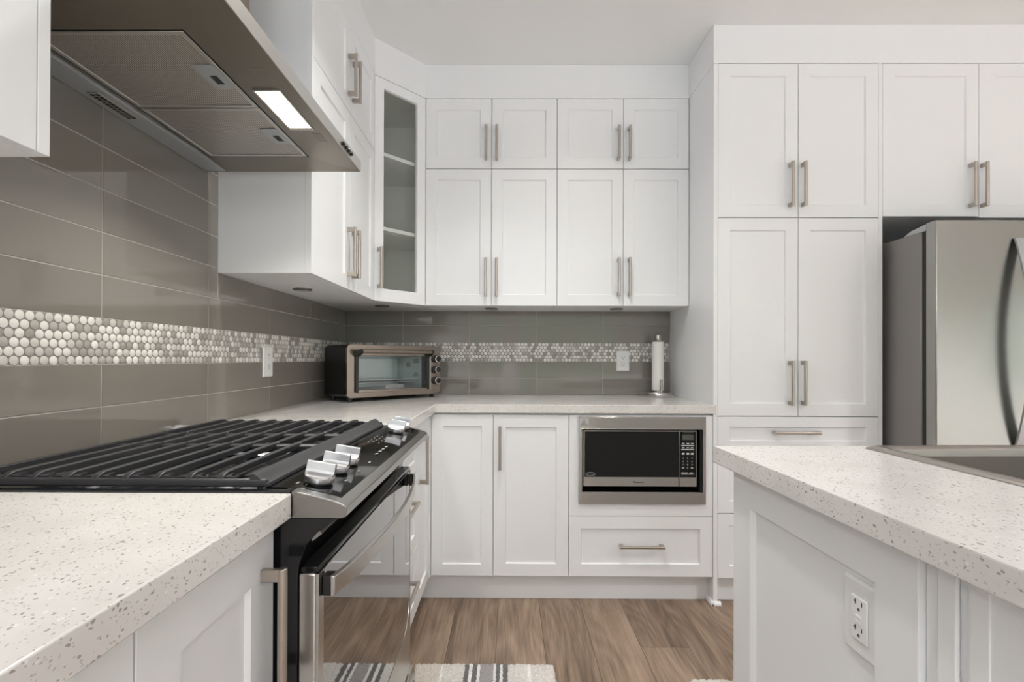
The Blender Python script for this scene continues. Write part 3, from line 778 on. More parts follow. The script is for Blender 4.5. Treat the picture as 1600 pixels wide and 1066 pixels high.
# ------------------------------------------------------------------ puck lights under the uppers
for i, (x, y, lb) in enumerate(((-0.825, 1.964, 'unlit metal puck light under the wall cabinet past the range hood'), (-0.668, 2.585, 'unlit metal puck light under the glass corner cabinet'),
                 (-0.096, 2.713, 'unlit metal puck light above the toaster oven side of the back counter'), (0.592, 2.713, 'unlit metal puck light right above the back wall outlet'))):
    t = thing('puck_light', lb, 'light', (x, y, ZU0), 0, 'puck lights under the wall cabinets')
    obj('housing', MB().lathe([(0.036, 0.0), (0.036, -0.0045), (0.032, -0.007), (0.026, -0.007)], (x, y, ZU0-0.0001), 'z', 28), m_puck, t)
    obj('lens', MB().cyl((x, y, ZU0), 'z', 0.0255, -0.0072, -0.0086, 28), mat('puck_lens_%d' % i, (0.45, 0.43, 0.4), 0.3), t)

# ------------------------------------------------------------------ ceiling downlights behind the camera
for i, (x, y, p) in enumerate(DOWNLIGHTS):
    t = thing('downlight', 'round recessed downlight in the white ceiling', 'light', (x, y, ZC), 0, 'recessed downlights in the ceiling')
    obj('trim_ring', MB().ring([(x+0.075*math.cos(a), y+0.075*math.sin(a)) for a in [2*math.pi*k/32 for k in range(32)]],
        [(x+0.055*math.cos(a), y+0.055*math.sin(a)) for a in [2*math.pi*k/32 for k in range(32)]], 'z', ZC-0.006, ZC-0.0002), m_plastic, t)
    obj('lens', MB().cyl((x, y, ZC), 'z', 0.054, -0.004, -0.001, 32), m_down, t)

# ------------------------------------------------------------------ fill light added behind the camera, shaped as a glowing drum pendant
m_fill_drum = mat('fill_drum_glow', (0.9, 0.9, 0.88), 0.8, emit=(0.90, 0.95, 1.0), emit_s=13.4)
t = thing('fill_drum', 'added fill light behind the camera, shaped as a large white drum pendant', 'light', (0.15, -1.45, ZC))
obj('fill_drum_shade', MB().cyl((0.15, -1.45, 1.80), 'z', 0.26, 0.0, 0.30, 40), m_fill_drum, t)
obj('fill_drum_cord', MB().cyl((0.15, -1.45, 2.1002), 'z', 0.004, 0.0, ZC-2.1003, 10), m_black, t)

# ------------------------------------------------------------------ range hood
t = thing('range_hood', 'stainless steel range hood above the stove with its lamp lit', 'range hood', (-0.70, 1.157, 1.709))
HX0, HX1, HY0, HY1, HZ = -0.9480, -0.4680, 0.7750, 1.5380, 1.7090
IX0, IX1, IY0, IY1 = -0.8800, -0.5870, 0.8800, 1.4380
mb = MB()
zi = HZ+0.006
o4 = [(HX0, HY0, HZ), (HX1, HY0, HZ), (HX1, HY1, HZ), (HX0, HY1, HZ)]
i4 = [(IX0, IY0, zi), (IX1, IY0, zi), (IX1, IY1, zi), (IX0, IY1, zi)]
r4 = [(IX0, IY0, zi+0.02), (IX1, IY0, zi+0.02), (IX1, IY1, zi+0.02), (IX0, IY1, zi+0.02)]
t4 = [(HX0, HY0, HZ+0.033), (HX1, HY0, HZ+0.033), (HX1, HY1, HZ+0.033), (HX0, HY1, HZ+0.033)]
s4 = [(HX0, 1.00, 1.93), (-0.70, 1.00, 1.93), (-0.70, 1.315, 1.93), (HX0, 1.315, 1.93)]
c4 = [(HX0, 1.00, 2.484), (-0.70, 1.00, 2.484), (-0.70, 1.315, 2.484), (HX0, 1.315, 2.484)]
fs = []
for i in range(4):
    j = (i+1) % 4
    fs += [(i, j, 4+j, 4+i), (4+i, 4+j, 8+j, 8+i), (12+i, 12+j, 16+j, 16+i), (16+i, 16+j, 20+j, 20+i)]
    if i != 1: fs.append((i, 12+i, 12+j, j))
fs += [(8, 9, 10, 11), (20, 21, 22, 23)]
mb.add(o4+i4+r4+t4+s4+c4, fs)
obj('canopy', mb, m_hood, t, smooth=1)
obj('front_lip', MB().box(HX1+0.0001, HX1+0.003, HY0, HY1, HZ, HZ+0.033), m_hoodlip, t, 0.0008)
obj('rear_strip', MB().box(HX0+0.001, IX0-0.006, HY0+0.06, HY1-0.010, HZ-0.002, HZ+0.0055), m_hoodstrip, t, 0.001)
vg = obj('vent_grille', MB().box(-0.929, -0.903, 1.072, 1.196, HZ-0.0045, HZ-0.0021), m_hoodlip, t, 0.0005)
mb = MB()
for k in range(11):
    for (xa_, xb_) in ((-0.9265, -0.9175), (-0.9145, -0.9055)):
        y = 1.0765+0.0104*k; mb.box(xa_, xb_, y, y+0.0075, HZ-0.0049, HZ-0.0044)
obj('openings', mb, m_dark, vg)
for (y0, y1, la, lb_) in ((IY0+0.004, 1.1540, 0.985, 1.072), (1.1590, IY1-0.004, 1.261, 1.348)):
    fl = MB(); x0, x1 = IX0+0.004, IX1-0.004; z = zi-0.001
    fl.ring(rect(x0, x1, y0, y1), rect(x0+0.010, x1-0.010, y0+0.010, y1-0.010), 'z', z, z+0.010)
    f = obj('grease_filter', fl, m_hoodlip, t, 0.0012)
    obj('filter_mesh', MB().box(x0+0.0095, x1-0.0095, y0+0.0095, y1-0.0095, z+0.002, z+0.008), m_mesh, f)
    la_ = MB(); la_.ring(rect(-0.643, -0.600, la, lb_), rect(-0.628, -0.612, la+0.036, la+0.070), 'z', z-0.001, z+0.0019)
    lo = obj('latch', la_, m_hoodstrip, f, 0.0005)
    obj('latch_slot', MB().box(-0.628, -0.612, la+0.036, la+0.070, z+0.0008, z+0.0018), m_dark, lo)
def ramp_z(x): return HZ + 0.006*(HX1-x)/(HX1-IX1)
lt = MB(); lt.ring(rect(-0.562, -0.500, 1.069, 1.256), rect(-0.558, -0.504, 1.073, 1.252), 'z', HZ-0.0008, HZ+0.008)
lf = obj('lamp_frame', lt, m_hoodlip, t, 0.0005)
obj('lamp_lens', MB().box(-0.5578, -0.5042, 1.0732, 1.2430, HZ-0.0002, HZ+0.006), m_lamp, lf, label='glowing lamp lens')
obj('lamp_clip', MB().box(-0.5578, -0.5042, 1.2432, 1.2518, HZ-0.0004, HZ+0.006), m_plastic, lf, 0.0005)
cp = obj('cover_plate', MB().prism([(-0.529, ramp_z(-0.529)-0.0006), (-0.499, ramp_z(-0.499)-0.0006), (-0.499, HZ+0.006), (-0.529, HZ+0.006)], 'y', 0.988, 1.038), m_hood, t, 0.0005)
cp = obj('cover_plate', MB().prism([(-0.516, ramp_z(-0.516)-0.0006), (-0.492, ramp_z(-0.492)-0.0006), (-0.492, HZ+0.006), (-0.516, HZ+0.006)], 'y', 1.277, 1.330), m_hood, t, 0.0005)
mb = MB()
for k in range(8):
    for q in range(3): mb.box(-0.5145+0.0075*q, -0.5085+0.0075*q, 1.280+0.0062*k, 1.2845+0.0062*k, ramp_z(-0.5145+0.0075*q)-0.0009, ramp_z(-0.5085+0.0075*q)-0.0002)
obj('slots', mb, m_puck, cp)
for k in range(4):
    y = 1.365+0.0235*k
    obj('switch_button', MB().lathe([(0.0056, 0.0), (0.0056, 0.006), (0.0045, 0.0075)], (HX1+0.003, y, HZ+0.0135), 'x', 16), m_black, t, label='small black push button')
ld = bpy.data.lights.new('hood_lamp_glow', 'AREA'); ld.shape = 'RECTANGLE'; ld.size = 0.05; ld.size_y = 0.17; ld.spread = math.radians(125); ld.energy = 3.7; ld.color = (1.0, 0.96, 0.86)
lo = bpy.data.objects.new('hood_lamp_glow', ld); COL.objects.link(lo); lo.location = (-0.531, 1.1625, HZ-0.004)

# ------------------------------------------------------------------ range (stove)
RY0, RY1 = 0.7680, 1.5325
t = thing('gas_range', 'slide-in gas range with black oven glass and steel trim between the two left countertops', 'stove', (-0.62, 1.15, 0))
obj('body', MB().prism([(-0.935, 0.03), (-0.330, 0.03), (-0.330, 0.780), (-0.328, 0.800), (-0.316, 0.832), (-0.300, 0.850), (-0.268, 0.873), (-0.340, 0.8735), (-0.935, 0.8735)], 'y', RY0+0.003, RY1-0.003), m_blackenamel, t, 0.001)
# cooktop deck: shallow black tray with raised edge
mb = MB()
loops(mb, [(rect(-0.9470, -0.3405, RY0-0.002, RY1+0.002), 0.8742), (rect(-0.9470, -0.3405, RY0-0.002, RY1+0.002), 0.9165), (rect(-0.9400, -0.3500, RY0+0.010, RY1-0.010), 0.9165), (rect(-0.925, -0.3950, RY0+0.030, RY1-0.030), 0.9030)])
mb.add([(p[0], p[1], 0.9030) for p in rect(-0.925, -0.3950, RY0+0.030, RY1-0.030)], [(0, 1, 2, 3)])
obj('cooktop', mb, m_blackenamel, t, smooth=20)
# control panel
prof = [(-0.3400, 0.9160), (-0.3200, 0.9130), (-0.2970, 0.9080), (-0.2750, 0.9025), (-0.2590, 0.8970), (-0.2520, 0.8920), (-0.2535, 0.8760), (-0.2600, 0.8740), (-0.3398, 0.8738)]
obj('control_panel', MB().prism(prof, 'y', RY0, RY1), m_panelsteel, t, 0.0015)
gl = [(-0.3900, 0.9172), (-0.3400, 0.91665), (-0.3200, 0.91365), (-0.2970, 0.90865), (-0.2680, 0.9008)]
mb = MB()
top_ = gl; bot = [(x, z-0.003) for (x, z) in gl]
mb.prism(top_ + bot[::-1], 'y', 0.7900, 1.5150)
cg = obj('control_glass', mb, m_blackgloss, t, 0.0006, label='black glass control strip')
def pz(x):
    for (a, b) in zip(gl, gl[1:]):
        if a[0] <= x <= b[0]: return a[1] + (b[1]-a[1])*(x-a[0])/(b[0]-a[0])
    return gl[-1][1]
mk = MB()
for (x, y, w, l) in [(-0.352, 0.812, 0.004, 0.012), (-0.334, 0.808, 0.002, 0.008), (-0.290, 0.870, 0.003, 0.010), (-0.352, 0.885, 0.003, 0.010), (-0.290, 0.945, 0.003, 0.010), (-0.292, 1.020, 0.004, 0.014), (-0.330, 1.030, 0.003, 0.010), (-0.345, 1.040, 0.003, 0.012),
                     (-0.292, 1.36, 0.003, 0.010), (-0.352, 1.42, 0.003, 0.010)]:
    mk.obox((x, y, pz(x)+0.0002), (1, 0, 0), (0, 1, 0), (0, 0, 1), (0, w), (0, l), (0, 0.0001))
for k in range(4):
    mk.obox((-0.300, 1.10+0.030*k, pz(-0.300)+0.0003), (1, 0, 0), (0, 1, 0), (0, 0, 1), (0, 0.006), (0, 0.014), (0, 0.0001))
for q in range(3):
    for k in range(4):
        mk.obox((-0.350+0.013*q, 1.22+0.028*k, pz(-0.350+0.013*q)+0.0003), (1, 0, 0), (0, 1, 0), (0, 0, 1), (0, 0.003), (0, 0.008), (0, 0.0001))
obj('markings', mk, m_print_dim, cg)
# knobs: round base with a broad upright grip
def knob(x, y):
    z = pz(x); tilt = math.radians(9)
    T = Matrix.Translation(Vector((x, y, z))) @ Matrix.Rotation(tilt, 4, 'Y')
    k = obj('knob', MB(T).lathe([(0.0245, 0.0035), (0.0248, 0.006), (0.0248, 0.0115), (0.0235, 0.0128)], (0, 0, 0), 'z', 40), m_knob, t, label='brushed metal burner knob')
    obj('knob_base', MB(T).cyl((0, 0, 0), 'z', 0.0215, 0.0, 0.0036, 32), m_black, k)
    # grip: flat blade across, with a fillet down to the base
    prof_ = [(-0.0190, 0.0126), (-0.0110, 0.0142), (-0.0062, 0.0180), (-0.0044, 0.0220), (-0.0030, 0.0345), (-0.0022, 0.0352), (0.0030, 0.0352), (0.0038, 0.0345), (0.0052, 0.0220), (0.0070, 0.0180), (0.0115, 0.0142), (0.0190, 0.0126)]
    g_ = MB(T); n = len(prof_); pts = []; fs = []
    for xx in (-0.0242, 0.0242):
        for (a, b) in prof_:
            lim = math.sqrt(max(0.0, 0.0247**2 - a*a))
            pts.append((math.copysign(min(abs(xx), lim), xx), a, b))
    fs = [list(range(n)), [n+i for i in range(n)]] + [(i, (i+1) % n, n+(i+1) % n, n+i) for i in range(n)]
    g_.add(pts, fs)
    obj('grip', g_, m_knob, k, 0.0005, smooth=16)
for (x, y) in ((-0.3210, 0.834), (-0.3225, 0.915), (-0.3245, 0.983), (-0.322, 1.405), (-0.322, 1.475)): knob(x, y)
# oven door
DX = -0.2970
t_ = 0.0
DY0, DY1 = 0.7720, 1.5000
od = obj('oven_door', MB().box(-0.3290, DX-0.0045, DY0, DY1, 0.1900, 0.7860), m_doorsteel, t, 0.003)
fr = MB()
def door_ring(y0, y1, z0, z1, r):
    pts = [(y1, z1), (y0, z1)]
    for i in range(7):
        a = math.radians(180+90*i/6); pts.append((y0+r+r*math.cos(a), z0+r+r*math.sin(a)))
    for i in range(7):
        a = math.radians(270+90*i/6); pts.append((y1-r+r*math.cos(a), z0+r+r*math.sin(a)))
    return pts
fr.ring(door_ring(DY0, DY1, 0.1905, 0.7855, 0.010), door_ring(DY0+0.022, DY1-0.010, 0.318, 0.7856, 0.09), 'x', DX-0.0046, DX)
obj('door_frame', fr, m_doorsteel, od, 0.0008)
gg = MB(); gg.prism(door_ring(DY0+0.0225, DY1-0.0105, 0.3185, 0.7845, 0.09), 'x', DX-0.0045, DX-0.0012)
obj('door_glass', gg, m_ovenglass, od, label='black reflective oven glass')
hb = MB(); n = 24; pts = []; fs = []
for i in range(n+1):
    y = 0.785 + (1.490-0.785)*i/n; s_ = math.sin(math.pi*i/n)**0.8
    x = -0.2800 + 0.036*s_ - 0.006*i/n
    for (dx, z) in ((-0.0035, 0.7430), (0.0035, 0.7455), (0.0035, 0.7755), (-0.0035, 0.7780)):
        pts.append((x+dx, y, z))
for i in range(n):
    for k in range(4):
        k2 = (k+1) % 4; fs.append((4*i+k, 4*i+k2, 4*i+4+k2, 4*i+4+k))
fs += [(0, 1, 2, 3), (4*n, 4*n+1, 4*n+2, 4*n+3)]
hb.add(pts, fs)
hd = obj('oven_handle', hb, m_doorsteel, od, 0.0012, label='bowed steel handle bar')
for (y0, y1, xo) in ((0.786, 0.806, 0.0), (1.468, 1.488, -0.006)):
    obj('standoff', MB().box(DX+0.0001, -0.2795+xo, y0, y1, 0.7440, 0.7770), m_black, hd, 0.002)
# bright steel side strip and vent louvre above the door
obj('door_top_trim', MB().box(-0.3270, -0.2990, DY0+0.002, DY1-0.002, 0.7862, 0.7960), m_blackgloss, od, 0.002)
obj('vent_trim', MB().prism([(-0.3100, 0.842), (-0.2960, 0.8535), (-0.2920, 0.8490), (-0.3070, 0.8370)], 'y', RY0+0.004, RY1-0.004), m_panelsteel, t)
# warming drawer
dr = obj('drawer', MB().prism([(-0.3290, 0.035), (-0.2930, 0.035), (-0.2870, 0.050), (-0.2850, 0.150), (-0.2930, 0.178), (-0.3290, 0.180)], 'y', DY0, DY1+0.025), m_doorsteel, t, 0.002)
obj('grip_recess', MB().box(-0.2860, -0.2836, DY0+0.02, DY1, 0.128, 0.146), m_black, dr)
# burners
for (x, y, r) in ((-0.492, 0.905, 0.050), (-0.755, 0.910, 0.038), (-0.755, 1.395, 0.034), (-0.500, 1.395, 0.046)):
    b = obj('burner', MB().lathe([(r*1.42, 0.0), (r*1.38, 0.003), (r*1.15, 0.006), (r*1.12, 0.011)], (x, y, 0.9032), 'z', 36), m_knob, t, label='silver burner ring')
    obj('burner_cap', MB().lathe([(r, 0.0), (r*1.03, 0.002), (r*0.96, 0.006), (r*0.6, 0.0075)], (x, y, 0.9143), 'z', 36), m_iron, b, label='black burner cap')
    obj('igniter', MB().cyl((x-r*1.32, y, 0.905), 'z', 0.003, 0, 0.011, 10), m_plastic, b)
ov = lambda k, s: [(-0.630+0.095*s*math.cos(a)*1.0, 1.150+0.058*s*math.sin(a)) for a in [2*math.pi*i/40 for i in range(40)]]
mb = MB(); loops(mb, [(ov(0, 1.25), 0.9032), (ov(0, 1.2), 0.9070), (ov(0, 1.06), 0.9100), (ov(0, 1.05), 0.9140)]); mb.add([(p[0], p[1], 0.9140) for p in ov(0, 1.05)], [list(range(40))])
b = obj('burner', mb, m_knob, t, label='silver oval burner ring')
obj('burner_cap', MB().prism(ov(0, 0.83), 'z', 0.9142, 0.9205), m_iron, b, 0.002, label='black oval burner cap')
for y in (RY0+0.08, RY1-0.08):
    for x in (-0.88, -0.40): obj('foot', MB().cyl((x, y, 0), 'z', 0.018, 0.0, 0.0299, 16), m_black, t)

# ------------------------------------------------------------------ cast iron grates (three pieces)
GX = [-0.868, -0.815, -0.768, -0.714, -0.6665, -0.6175, -0.5675, -0.515, -0.4645]
ZTOP, ZBOT = 0.9385, 0.9175
def grate(y0, y1, near_open, far_open, label):
    t = thing('stove_grate', label, 'grate', (-0.63, (y0+y1)/2, ZBOT), 0, 'cast iron grates on the stove')
    rails = []
    for (yy, op, sg) in ((y0, near_open, 1), (y1, far_open, -1)):
        mb = MB(); a, b = (yy, yy+0.011*sg) if sg > 0 else (yy-0.011, yy)
        top_z = 0.9300 if op else 0.9330
        mb.box(-0.884, -0.387 if op else -0.4145, a, b, ZBOT, top_z)
        obj('end_rail', mb, m_iron, t, 0.0028)
    obj('rear_rail', MB().box(-0.884, -0.876, y0+0.0112, y1-0.0112, 0.9230, 0.9365), m_iron, t, 0.003)
    for x in GX:
        mb = MB(); hw = 0.0056
        pr = []
        if near_open: pr += [(y0+0.002, ZBOT+0.0015), (y0+0.001, ZBOT+0.009), (y0+0.005, ZBOT+0.0150), (y0+0.014, ZTOP-0.0015), (y0+0.022, ZTOP)]
        else: pr += [(y0+0.001, 0.9265), (y0+0.001, ZTOP-0.003), (y0+0.004, ZTOP)]
        if far_open: pr += [(y1-0.022, ZTOP), (y1-0.010, ZTOP-0.0015), (y1-0.004, ZTOP-0.006), (y1-0.001, ZBOT+0.008), (y1-0.002, ZBOT+0.0015), (y1-0.020, ZBOT+0.008)]
        else: pr += [(y1-0.004, ZTOP), (y1-0.001, ZTOP-0.003), (y1-0.001, 0.9265)]
        if near_open: pr += [(y0+0.022, 0.9265), (y0+0.014, ZBOT+0.006)]
        mb.prism(pr, 'x', x-hw, x+hw)
        # flared web where the bar meets the end rail
        for (yy, op, sg) in ((y0, near_open, 1), (y1, far_open, -1)):
            if not op: continue
            poly = [(x-0.026, yy+0.010*sg), (x-0.017, yy+0.0135*sg), (x-0.0105, yy+0.020*sg), (x-0.0075, yy+0.028*sg), (x-0.0050, yy+0.044*sg),
                    (x+0.0050, yy+0.044*sg), (x+0.0075, yy+0.028*sg), (x+0.0105, yy+0.020*sg), (x+0.017, yy+0.0135*sg), (x+0.026, yy+0.010*sg)]
            mb.prism(poly, 'z', 0.9190, 0.9328)
        obj('bar', mb, m_iron, t, 0.0024, 3)
    # wide front rail with a hollow face
    fp = [(-0.4140, 0.9215), (-0.4140, 0.9370), (-0.4110, 0.9390), (-0.4060, 0.9385), (-0.4005, 0.9345), (-0.3955, 0.9290), (-0.3895, 0.9250), (-0.3850, 0.9235), (-0.3840, 0.9180), (-0.3980, 0.9180)]
    mb = MB(); mb.prism(fp, 'y', y0+(0.001 if near_open else 0.0), y1-(0.001 if far_open else 0.0))
    obj('front_rail', mb, m_iron, t, 0.0005)
    if not near_open or not far_open:
        pass
    ft = [(-0.87, y0+0.006), (-0.40, y0+0.006), (-0.87, y1-0.006), (-0.40, y1-0.006)]
    for (x, y) in ft: obj('foot', MB().cyl((x, y, 0), 'z', 0.004, 0.9035 if RY0+0.035 < y < RY1-0.035 else 0.9120, ZBOT+0.002, 12), m_iron, t)
    return t
grate(0.7850, 1.0874, True, False, 'black cast iron grate over the two burners nearest the camera')
grate(1.0880, 1.2367, False, False, 'narrow black cast iron grate in the middle of the stove')
grate(1.2373, 1.5100, False, True, 'black cast iron grate over the two burners farthest from the camera')

# ------------------------------------------------------------------ microwave with trim frame
t = thing('microwave_trim_frame', 'stainless steel trim frame around the built-in microwave', 'trim frame', (0.612, 2.262, 0.46))
mb = MB()
mb.ring(rect(0.3220, 0.9030, 0.4600, 0.8590), rect(0.3370, 0.8905, 0.5150, 0.8030), 'y', 2.2590, 2.2688)
obj('frame', mb, m_steel, t, 0.0012)
il = MB(); il.ring(rect(0.3345, 0.8925, 0.5125, 0.8055), rect(0.3372, 0.8900, 0.5155, 0.8025), 'y', 2.2565, 2.2589)
obj('inner_lip', il, m_doorsteel, t, 0.0006)
wl = MB(); wl.prism([(-0.0085, -0.0065), (0.0085, -0.0065), (0.0, 0.0085)], 'y', 0, 0.0002)
st_ = MB(Matrix.Translation(Vector((0.346, 2.2586, 0.8345)))); st_.box(-0.019, 0.019, 0.0, 0.0003, -0.0155, 0.0155)
so_ = obj('warning_sticker', st_, m_label, t, label='small warning label with a triangle')
tri = MB(Matrix.Translation(Vector((0.346, 2.2583, 0.834))))
tri.ring([(-0.0165, -0.0125), (0.0165, -0.0125), (0.0, 0.0140)], [(-0.0135, -0.0107), (0.0135, -0.0107), (0.0, 0.0108)], 'y', 0, 0.0002)
tri.box(-0.005, 0.005, 0, 0.0002, -0.0055, -0.0035); tri.box(-0.0035, 0.0035, 0, 0.0002, -0.002, 0.000)
tri.box(-0.006, 0.006, 0, 0.0002, -0.0090, -0.0075)
obj('warning_triangle', tri, m_print_dark, so_)
t = thing('microwave', 'built-in microwave with black door in a stainless frame under the back counter', 'microwave', (0.607, 2.40, 0.496))
obj('body', MB().box(0.3470, 0.8660, 2.3120, 2.6600, 0.5300, 0.7940), m_blackpaint, t, 0.003)
obj('shelf', MB().box(0.3382, 0.8890, 2.2720, 2.70, 0.4960, 0.5120), m_blackpaint, t)
obj('shroud', MB().box(0.8800, 0.8905, 2.2700, 2.60, 0.5125, 0.8020), m_blackpaint, t)
MY = 2.2760
dm = obj('door', MB().box(0.3450, 0.7855, MY, 2.3115, 0.5360, 0.7960), m_doorsteel, t, 0.002)
obj('door_glass', MB().box(0.3510, 0.7840, MY-0.0012, MY-0.0001, 0.5800, 0.7905), m_blackgloss, dm, 0.0004, label='black glass window')
obj('brand_lettering', text_mb('Panasonic', (0.6005, MY-0.0003, 0.5570), (1, 0, 0), (0, 0, 1), 0.0085, 0.050, 0.0003, bold=0.01), m_print_dark, dm, label='dark brand lettering')
ob = MB(Matrix.Translation(Vector((0.378, MY-0.0016, 0.5935))))
el = lambda s: [(0.0225*s*math.cos(a), 0.0085*(1-(1-s)*2.2)*math.sin(a)) for a in [2*math.pi*k/32 for k in range(32)]]
ob.ring(el(1.0), el(0.93), 'y', 0, 0.0003)
obj('oval_emblem', ob, m_print, dm, label='small pale oval emblem')
obj('emblem_lettering', text_mb('Inverter', (0.378, MY-0.0015, 0.5935), (1, 0, 0), (0, 0, 1), 0.0055, 0.032, 0.0003), m_print_dim, dm)
cp = obj('control_panel', MB().box(0.7870, 0.8690, MY, 2.3115, 0.5360, 0.7960), m_doorsteel, t, 0.002)
kp = obj('keypad', MB().box(0.7885, 0.8640, MY-0.0012, MY-0.0001, 0.5800, 0.7905), m_blackgloss, cp, 0.0004, label='black keypad face')
obj('display', MB().box(0.8010, 0.8520, MY-0.0018, MY-0.0013, 0.7530, 0.7780), m_lcd, kp, label='grey green display')
mk = MB()
y_ = MY-0.0016
for k in range(9): mk.box(0.803+0.0055*k, 0.8065+0.0055*k, y_, y_+0.0003, 0.7845, 0.7865)
mk.box(0.7960, 0.8555, y_, y_+0.0003, 0.7240, 0.7290); mk.box(0.7960, 0.8555, y_, y_+0.0003, 0.7060, 0.7110)
for z in (0.7335, 0.7145):
    for x in (0.799, 0.820, 0.840): mk.box(x, x+0.012, y_, y_+0.0003, z, z+0.0045)
for x in (0.799, 0.820, 0.840): mk.box(x, x+0.012, y_, y_+0.0003, 0.6850, 0.6930)
for (x, w) in ((0.796, 0.030), (0.834, 0.016)): mk.box(x, x+w, y_, y_+0.0003, 0.5990, 0.6025)
mk.box(0.796, 0.856, y_, y_+0.0003, 0.5940, 0.5965)
obj('button_marks', mk, m_print, kp)
num = MB()
for r_, row in enumerate((('1', '2', '3'), ('4', '5', '6'), ('7', '8', '9'), ('-', '0', '-'))):
    for c_, ch in enumerate(row):
        x = 0.8045 + 0.0205*c_; z = 0.6690 - 0.0150*r_
        if ch == '-':
            num.box(x-0.005, x+0.005, y_, y_+0.0003, z-0.002, z+0.002); continue
        tm = text_mb(ch, (x, y_+0.0002, z), (1, 0, 0), (0, 0, 1), 0.0070, None, 0.0002)
        b0 = len(num.v); num.v += tm.v; num.f += [[b0+i for i in f] for f in tm.f]; num.mi += tm.mi
obj('digits', num, m_print, kp)

# ------------------------------------------------------------------ toaster oven
TR = math.radians(46.0)
TT = rotT((-0.7600, 2.3100, 0.914), TR)
t = thing('toaster_oven', 'black and bronze toaster oven on the corner countertop', 'toaster oven', (-0.7600, 2.3100, 0.914), TR)
TWd, TD, TH, TZ = 0.552, 0.228, 0.256, 0.0205
def rrp(x0, x1, z0, z1, r, n=6):
    return rr(x0, x1, z0, z1, r, n)
mb = MB(TT)
outer = rrp(0, TWd, TZ, TZ+TH, 0.022); inner = rrp(0.050, 0.460, 0.052, 0.222, 0.006)
n = len(outer)
# shell sides and back
pts = [(p[0], 0.018, p[1]) for p in outer] + [(p[0], TD, p[1]) for p in outer]
mb.add(pts, [(i, (i+1) % n, n+(i+1) % n, n+i) for i in range(n)] + [[n+i for i in range(n)]])
obj('shell', mb, m_blackpaint, t, 0.002, label='black metal shell')
mb = MB(TT); mb.ring(outer, inner, 'y', 0.0, 0.0178)
obj('front_fascia', mb, m_bronze, t, 0.0015, label='bronze steel front')
# cooking cavity
mb = MB(TT)
x0, x1, z0, z1, y0, y1 = 0.048, 0.440, 0.046, 0.228, 0.018, 0.215
cv = [(x0, y0, z0), (x1, y0, z0), (x1, y0, z1), (x0, y0, z1), (x0+0.02, y1, z0+0.012), (x1-0.02, y1, z0+0.012), (x1-0.02, y1, z1-0.02), (x0+0.02, y1, z1-0.02)]
mb.add(cv, [(4, 5, 6, 7), (0, 1, 5, 4), (1, 2, 6, 5), (2, 3, 7, 6), (3, 0, 4, 7)])
cvo = obj('cavity', mb, m_cavity, t, label='pale steel cooking cavity')
mb = MB(TT)
for k in range(15): mb.tube([(0.07+0.024*k, 0.03, 0.092), (0.07+0.024*k, 0.20, 0.092)], 0.0013, 6)
for y in (0.030, 0.112, 0.20): mb.tube([(0.058, y, 0.090), (0.430, y, 0.090)], 0.0022, 8)
obj('rack', mb, m_knob, cvo)
mb = MB(TT); mb.box(0.060, 0.425, 0.03, 0.20, 0.100, 0.104); obj('tray', mb, m_cavity, cvo, 0.001)
# glass door
mb = MB(TT); mb.box(0.0455, 0.470, -0.0080, -0.0040, 0.054, 0.236)
dg_ = obj('glass_door', mb, m_toastglass, t, label='clear glass door')
mb = MB(TT); mb.box(0.0400, 0.0560, -0.0090, -0.0002, 0.0460, 0.2400); obj('door_stile', mb, m_black, dg_, 0.002)
mb = MB(TT); mb.box(0.4560, 0.4730, -0.0090, -0.0002, 0.0460, 0.2400); obj('door_stile', mb, m_black, dg_, 0.002)
mb = MB(TT); mb.box(0.0565, 0.4555, -0.0090, -0.0002, 0.0440, 0.0570); obj('door_rail', mb, m_bronze, dg_, 0.002)
mb = MB(TT); mb.box(0.0565, 0.4555, -0.0090, -0.0002, 0.2230, 0.2420); obj('door_rail', mb, m_bronze, dg_, 0.002)
mb = MB(TT); mb.tube([(0.050+0.012*i, -0.042, 0.2440) for i in range(36)], 0.0095, 14)
hh = obj('door_handle', mb, m_bronze, dg_, label='bronze bar handle')
for x in (0.040, 0.455):
    mb = MB(TT); mb.prism([(-0.0088, 0.216), (-0.0088, 0.244), (-0.046, 0.256), (-0.054, 0.247), (-0.048, 0.232)], 'x', x, x+0.018); obj('bracket', mb, m_black, hh, 0.003)
mb = MB(TT); mb.box(0.476, 0.486, -0.004, -0.0002, 0.045, 0.250); obj('divider', mb, m_doorsteel, t, 0.001)
for z in (0.208, 0.150, 0.091):
    k = obj('knob', MB(TT).lathe([(0.0215, -0.0002), (0.0205, -0.017), (0.0195, -0.018)], (0.521, 0, z), 'y', 28), m_black, t, label='black control knob')
    obj('chrome_ring', MB(TT).lathe([(0.0190, -0.0180), (0.0190, -0.0225), (0.0160, -0.0235)], (0.521, 0, z), 'y', 28), m_knob, k)
    obj('knob_cap', MB(TT).lathe([(0.0155, -0.0236), (0.0150, -0.0250), (0.0120, -0.0256)], (0.521, 0, z), 'y', 28), m_black, k)
lg = MB(TT); lg.ring(rect(0.2050, 0.3080, 0.0590, 0.0780), rect(0.2070, 0.3060, 0.0610, 0.0760), 'y', -0.0085, -0.0081)
lo_ = obj('brand_plate', lg, m_print, dg_, label='pale framed brand lettering')
tu = TT.to_3x3() @ Vector((1, 0, 0))
obj('brand_lettering', text_mb('BLACK+DECKER', TT @ Vector((0.2565, -0.0083, 0.0685)), tu, (0, 0, 1), 0.0090, 0.090, 0.0003, bold=0.015), m_print, lo_)
mk = MB(TT)
